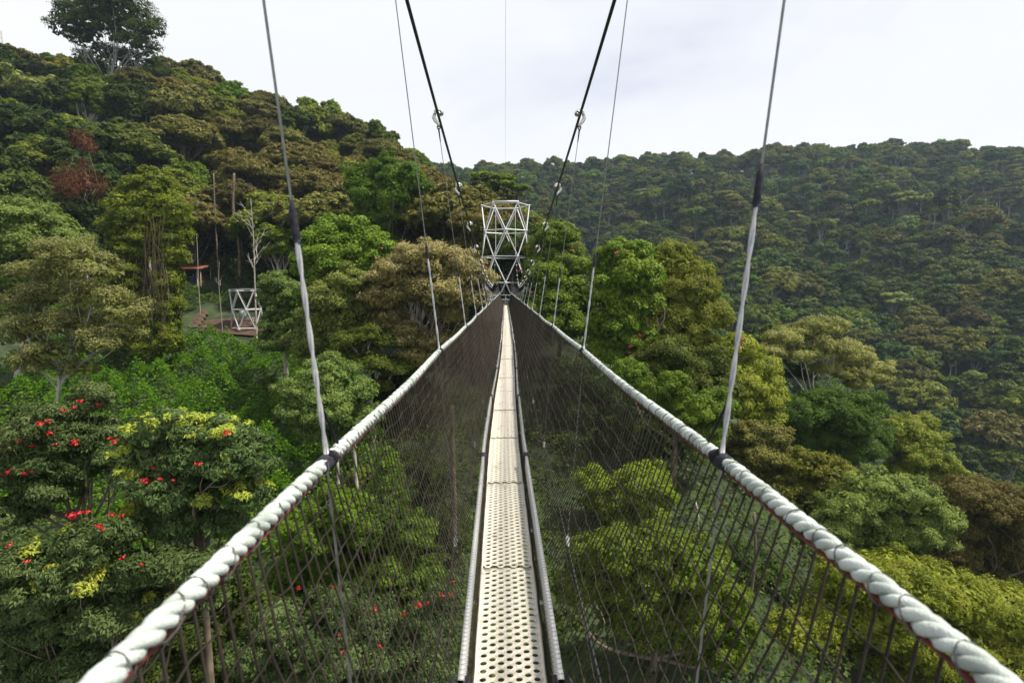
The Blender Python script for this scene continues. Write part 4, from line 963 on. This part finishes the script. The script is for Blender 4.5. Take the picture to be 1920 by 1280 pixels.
# dead white tree and bare trunks beside the clearing
def bare(name, label, px, D, py0, py1, r, bark, br=0, seed=0, spread=1.0):
    rng = np.random.default_rng(seed); p0, p1 = at(px, py0, D), at(px, py1, D); gz = min(g1(p0[0], D), p0[2])
    e = empty(name, (p0[0], D, gz), label, 'tree'); base = np.array((p0[0], D, gz)); H = p1[2] - gz
    b = MB(); P = catmull(np.array([(0, 0, -.3), (rng.normal(0, .12), 0, H * .35), (rng.normal(0, .15), 0, H * .7), (0, 0, H)]), 5); b.tube(P, np.linspace(r * 1.2, r * (.25 if br else .8), len(P)), 8)
    b.build('trunk', M[bark], e, True)
    for k in range(br):
        z = H * rng.uniform(.45, .9); a = rng.uniform(0, 6.28); l = rng.uniform(.8, 2.0) * spread * (1.35 - z / H)
        t = np.array((math.cos(a) * l, math.sin(a) * l, l * rng.uniform(1.0, 1.7)))
        s0 = np.array((0, 0, z)); b = MB(); P = catmull(np.array([s0, s0 + t * .5 + rng.normal(0, .15 * l, 3), s0 + t]), 4); b.tube(P, np.linspace(r * .45, r * .08, len(P)), 6)
        for _ in range(3):
            q = P[rng.integers(3, len(P))]; w = t * .5 * rng.uniform(.5, 1) + rng.normal(0, .3 * l, 3)
            b.tube([q, q + w * .5 + rng.normal(0, .06, 3), q + w], [r * .2, r * .12, r * .05], 4)
        b.build('branch', M[bark], e, True)
    return e
bare('dead_tree', 'leafless white dead tree behind the low white tower', 480, 69, 600, 372, .10, 'barkpale', 15, 1, 1.2)
bare('bare_trunk', 'tall straight grey trunk left of the low white tower', 414, 86, 600, 325, .12, 'bark', 0, 2)
bare('bare_trunk', 'tall brown trunk rising behind the low white tower', 449, 88, 540, 325, .22, 'bark', 0, 3)
bare('sapling', 'thin pale sapling in front of the shelter', 375, 76, 560, 440, .035, 'barkpale', 0, 4)
bare('sapling', 'thin leafless sapling between shelter and low tower', 417, 70, 608, 490, .05, 'barkpale', 2, 5)
hero('brown_canopy_tree', 'olive brown tree with a thick grey trunk behind the left half of the tall tower', 'brown', 67, [(930,410,34),(900,430,36),(880,460,34),(945,445,34),(915,470,36),(870,420,28),(955,480,26),(890,500,30)], 9000, .26, trunk=936, fork=480, bark='barkgrey', r0=.36, seed=41, sub=16, tipc=1.0, tipleaf=.7, flat=.7)
hero('brown_canopy_tree', 'olive brown tree with a thick grey trunk behind the right half of the tall tower', 'brown', 68, [(965,420,32),(990,440,34),(970,455,32),(1000,470,32),(975,480,28)], 7000, .26, trunk=964, fork=485, bark='barkgrey', r0=.36, seed=42, sub=16, tipc=1.0, tipleaf=.6, flat=.7)
for q, (px, py0, py1, D, lab) in enumerate(((1402, 1240, 960, 30, 'slim rusty trunk in the gully below the right handrail'), (1300, 1060, 940, 36, 'slim pale trunk in the dark gap under the right net'), (1285, 1050, 900, 40, 'thin brown trunk in the dark gap, left of the pale one'),
        (635, 940, 860, 30, 'short pale trunk under the left handrail by the tape wrap'), (665, 870, 800, 30, 'pale stick like trunk showing above the left net'), (850, 1000, 760, 30, 'reddish brown trunk seen through the left net by the deck'), (1335, 1060, 930, 40, 'thin dark trunk under the right tape wrap'))):
    bare('bare_trunk', lab, px, D, py0, py1, .16 if q == 5 else .09, 'bark' if q in (0, 2, 5, 6) else 'barkpale', 0, 20 + q)

# brown hanging stems of the vine draped tree
e = empty('hanging_vines', at(290, 640, 58.5), 'curtain of dry brown vine stems hanging down the creeper covered tree', 'vines')
rngV = np.random.default_rng(8); base = np.array(e.location)
for k in range(26):
    px = rngV.normal(286, 11); y0 = rngV.uniform(390, 520); y1 = y0 + rngV.uniform(70, 170); D0 = rngV.uniform(56.3, 57.2)
    P = [at(px + rngV.normal(0, 6) * q / 3 + 5 * math.sin(q + k), y0 + (min(y1, 650) - y0) * q / 4, D0) - base for q in range(5)]
    b = MB(); b.tube(catmull(np.array(P), 3), rngV.uniform(.012, .028), 5); b.build('vine_stem', M['vine'], e, True)

# lattice mast on the skyline at the far left
mast = empty('radio_mast', at(6, 110, 150), 'thin radio mast on the skyline at the far left', 'mast')
h = at(6, 58, 150)[2] - mast.location.z
for q in range(3):
    strut((.45 * math.cos(q * 2.09), .45 * math.sin(q * 2.09), -3), (.12 * math.cos(q * 2.09), .12 * math.sin(q * 2.09), h), .05, mast, 'mast_leg')
for k in range(7): strut((-.4 + k * .04, 0, k * h / 7), (.4 - k * .04, .1, (k + 1) * h / 7), .035, mast, 'brace')

# ------------------------------------------------------------------ ground cover on the open slope (nobody could count it)
def cover(name, label, poly, n, ls, mat, amp, seed):
    rng = np.random.default_rng(seed); pts = np.array(poly, float); lo, hi = pts.min(0), pts.max(0)
    P = rng.uniform(lo, hi, (int(n * 1.8), 2)); ins = np.zeros(len(P), bool); j = len(pts) - 1
    for i in range(len(pts)):
        c = ((pts[i, 1] > P[:, 1]) != (pts[j, 1] > P[:, 1])) & (P[:, 0] < (pts[j, 0] - pts[i, 0]) * (P[:, 1] - pts[i, 1]) / (pts[j, 1] - pts[i, 1] + 1e-9) + pts[i, 0]); ins ^= c; j = i
    P = P[ins][:n]; x, y = P[:, 0], P[:, 1]
    hgt = amp * (0.5 + .35 * np.sin(x * .9 + 1.7 * np.sin(y * .6)) + .35 * np.sin(y * 1.1 + 1.3 * np.sin(x * .8)) + .25 * np.sin(x * 2.3 + y * 1.9) + .2 * np.sin(x * 3.7 - y * 2.8))
    z = ground(x, y) + .15 + np.maximum(hgt, 0) * rng.uniform(.72, 1.05, len(P))
    Nn = rng.normal(0, .45, (len(P), 3)) + np.array((0.1, -.35, .8))
    v, f, a = leaves(rng, np.column_stack((P, z)), Nn, ls, .75, .2, np.where(rng.uniform(size=len(P)) < .25, rng.uniform(.3, 1, len(P)), 0), True)
    o = link(name, make_mesh(name, v, f, LM[mat], False, a, 'tip')); return tag(o, label, None, None, 'stuff')
cover('ground_cover', 'lush green creepers covering the open slope left of the walkway', [(-42, 34), (-10, 30), (-9, 52), (-20, 66), (-28, 67.5), (-42, 67.5), (-48, 60)], 130000, .22, 'lush', 2.0, 1)
cover('undergrowth', 'dark undergrowth below the shelter and around the clearing', [(-60, 66), (-41.5, 68), (-42.6, 76), (-42.8, 81), (-40.5, 80), (-38, 78.5), (-30, 78.5), (-30, 84), (-44, 85), (-62, 84)], 34000, .26, 'dark', 1.0, 2)
cover('fern_slope', 'green ferns and creepers on the slope below the walkway', [(-26, 4), (30, 4), (30, 46), (10, 54), (-9, 52), (-10, 30), (-42, 33)], 60000, .28, 'dark', 1.4, 3)
cover('hill_undergrowth', 'dark undergrowth beneath the trees of the left hillside', [(-80, 70), (-62, 84), (-45, 89.5), (-36, 79), (-26, 76), (-20, 66), (-4, 60), (10, 66), (6, 110), (-40, 125), (-110, 115)], 60000, .6, 'dark', 1.6, 4)

rngB = np.random.default_rng(31)
for k, p in enumerate(scatter(900, -44, -9, 34, 66, 4.2, lambda P: (P[:, 0] > -46) & (P[:, 0] < -8 - .25 * (66 - P[:, 1]) * 0) & ~((P[:, 1] > 60) & (P[:, 0] < -27)), rngB)[:9]):
    kd = ('mid', 'dark', 'grey', 'mid')[k % 4]
    plant(kd, k, p[0], p[1], g1(*p) + rngB.uniform(1.4, 2.4), rngB.uniform(.2, .3), rngB.uniform(0, 6.28), ('small ' if k % 3 else 'larger ') + {'mid': 'mid green', 'dark': 'dark green', 'grey': 'grey green'}[kd] + ' bush on the open slope ' + ('by the red flowered shrubs' if p[1] < 46 else 'below the clearing'), 'bushes on the creeper slope', name='low_bush')

# ------------------------------------------------------------------ valley air
hb = MB(); hb.box((-330, -40, -75), (570, 745, 160))
hz_ = hb.build('haze', None)
hm = bpy.data.materials.new('valley_air'); hm.use_nodes = True; t = hm.node_tree
for n in list(t.nodes): t.nodes.remove(n)
ho = t.nodes.new('ShaderNodeOutputMaterial'); pv = t.nodes.new('ShaderNodeVolumePrincipled')
pv.inputs['Color'].default_value = (0.62, 0.80, 1.0, 1); pv.inputs['Density'].default_value = 0.00016; pv.inputs['Anisotropy'].default_value = 0.2
t.links.new(pv.outputs[0], ho.inputs['Volume']); hz_.data.materials.append(hm)
tag(hz_, 'thin bluish haze filling the valley', None, None, 'stuff')
print('TRIS', sum(len(m.loops) - 2 * len(m.polygons) for m in bpy.data.meshes), len(SP), len(FP), float(max(GZ)))
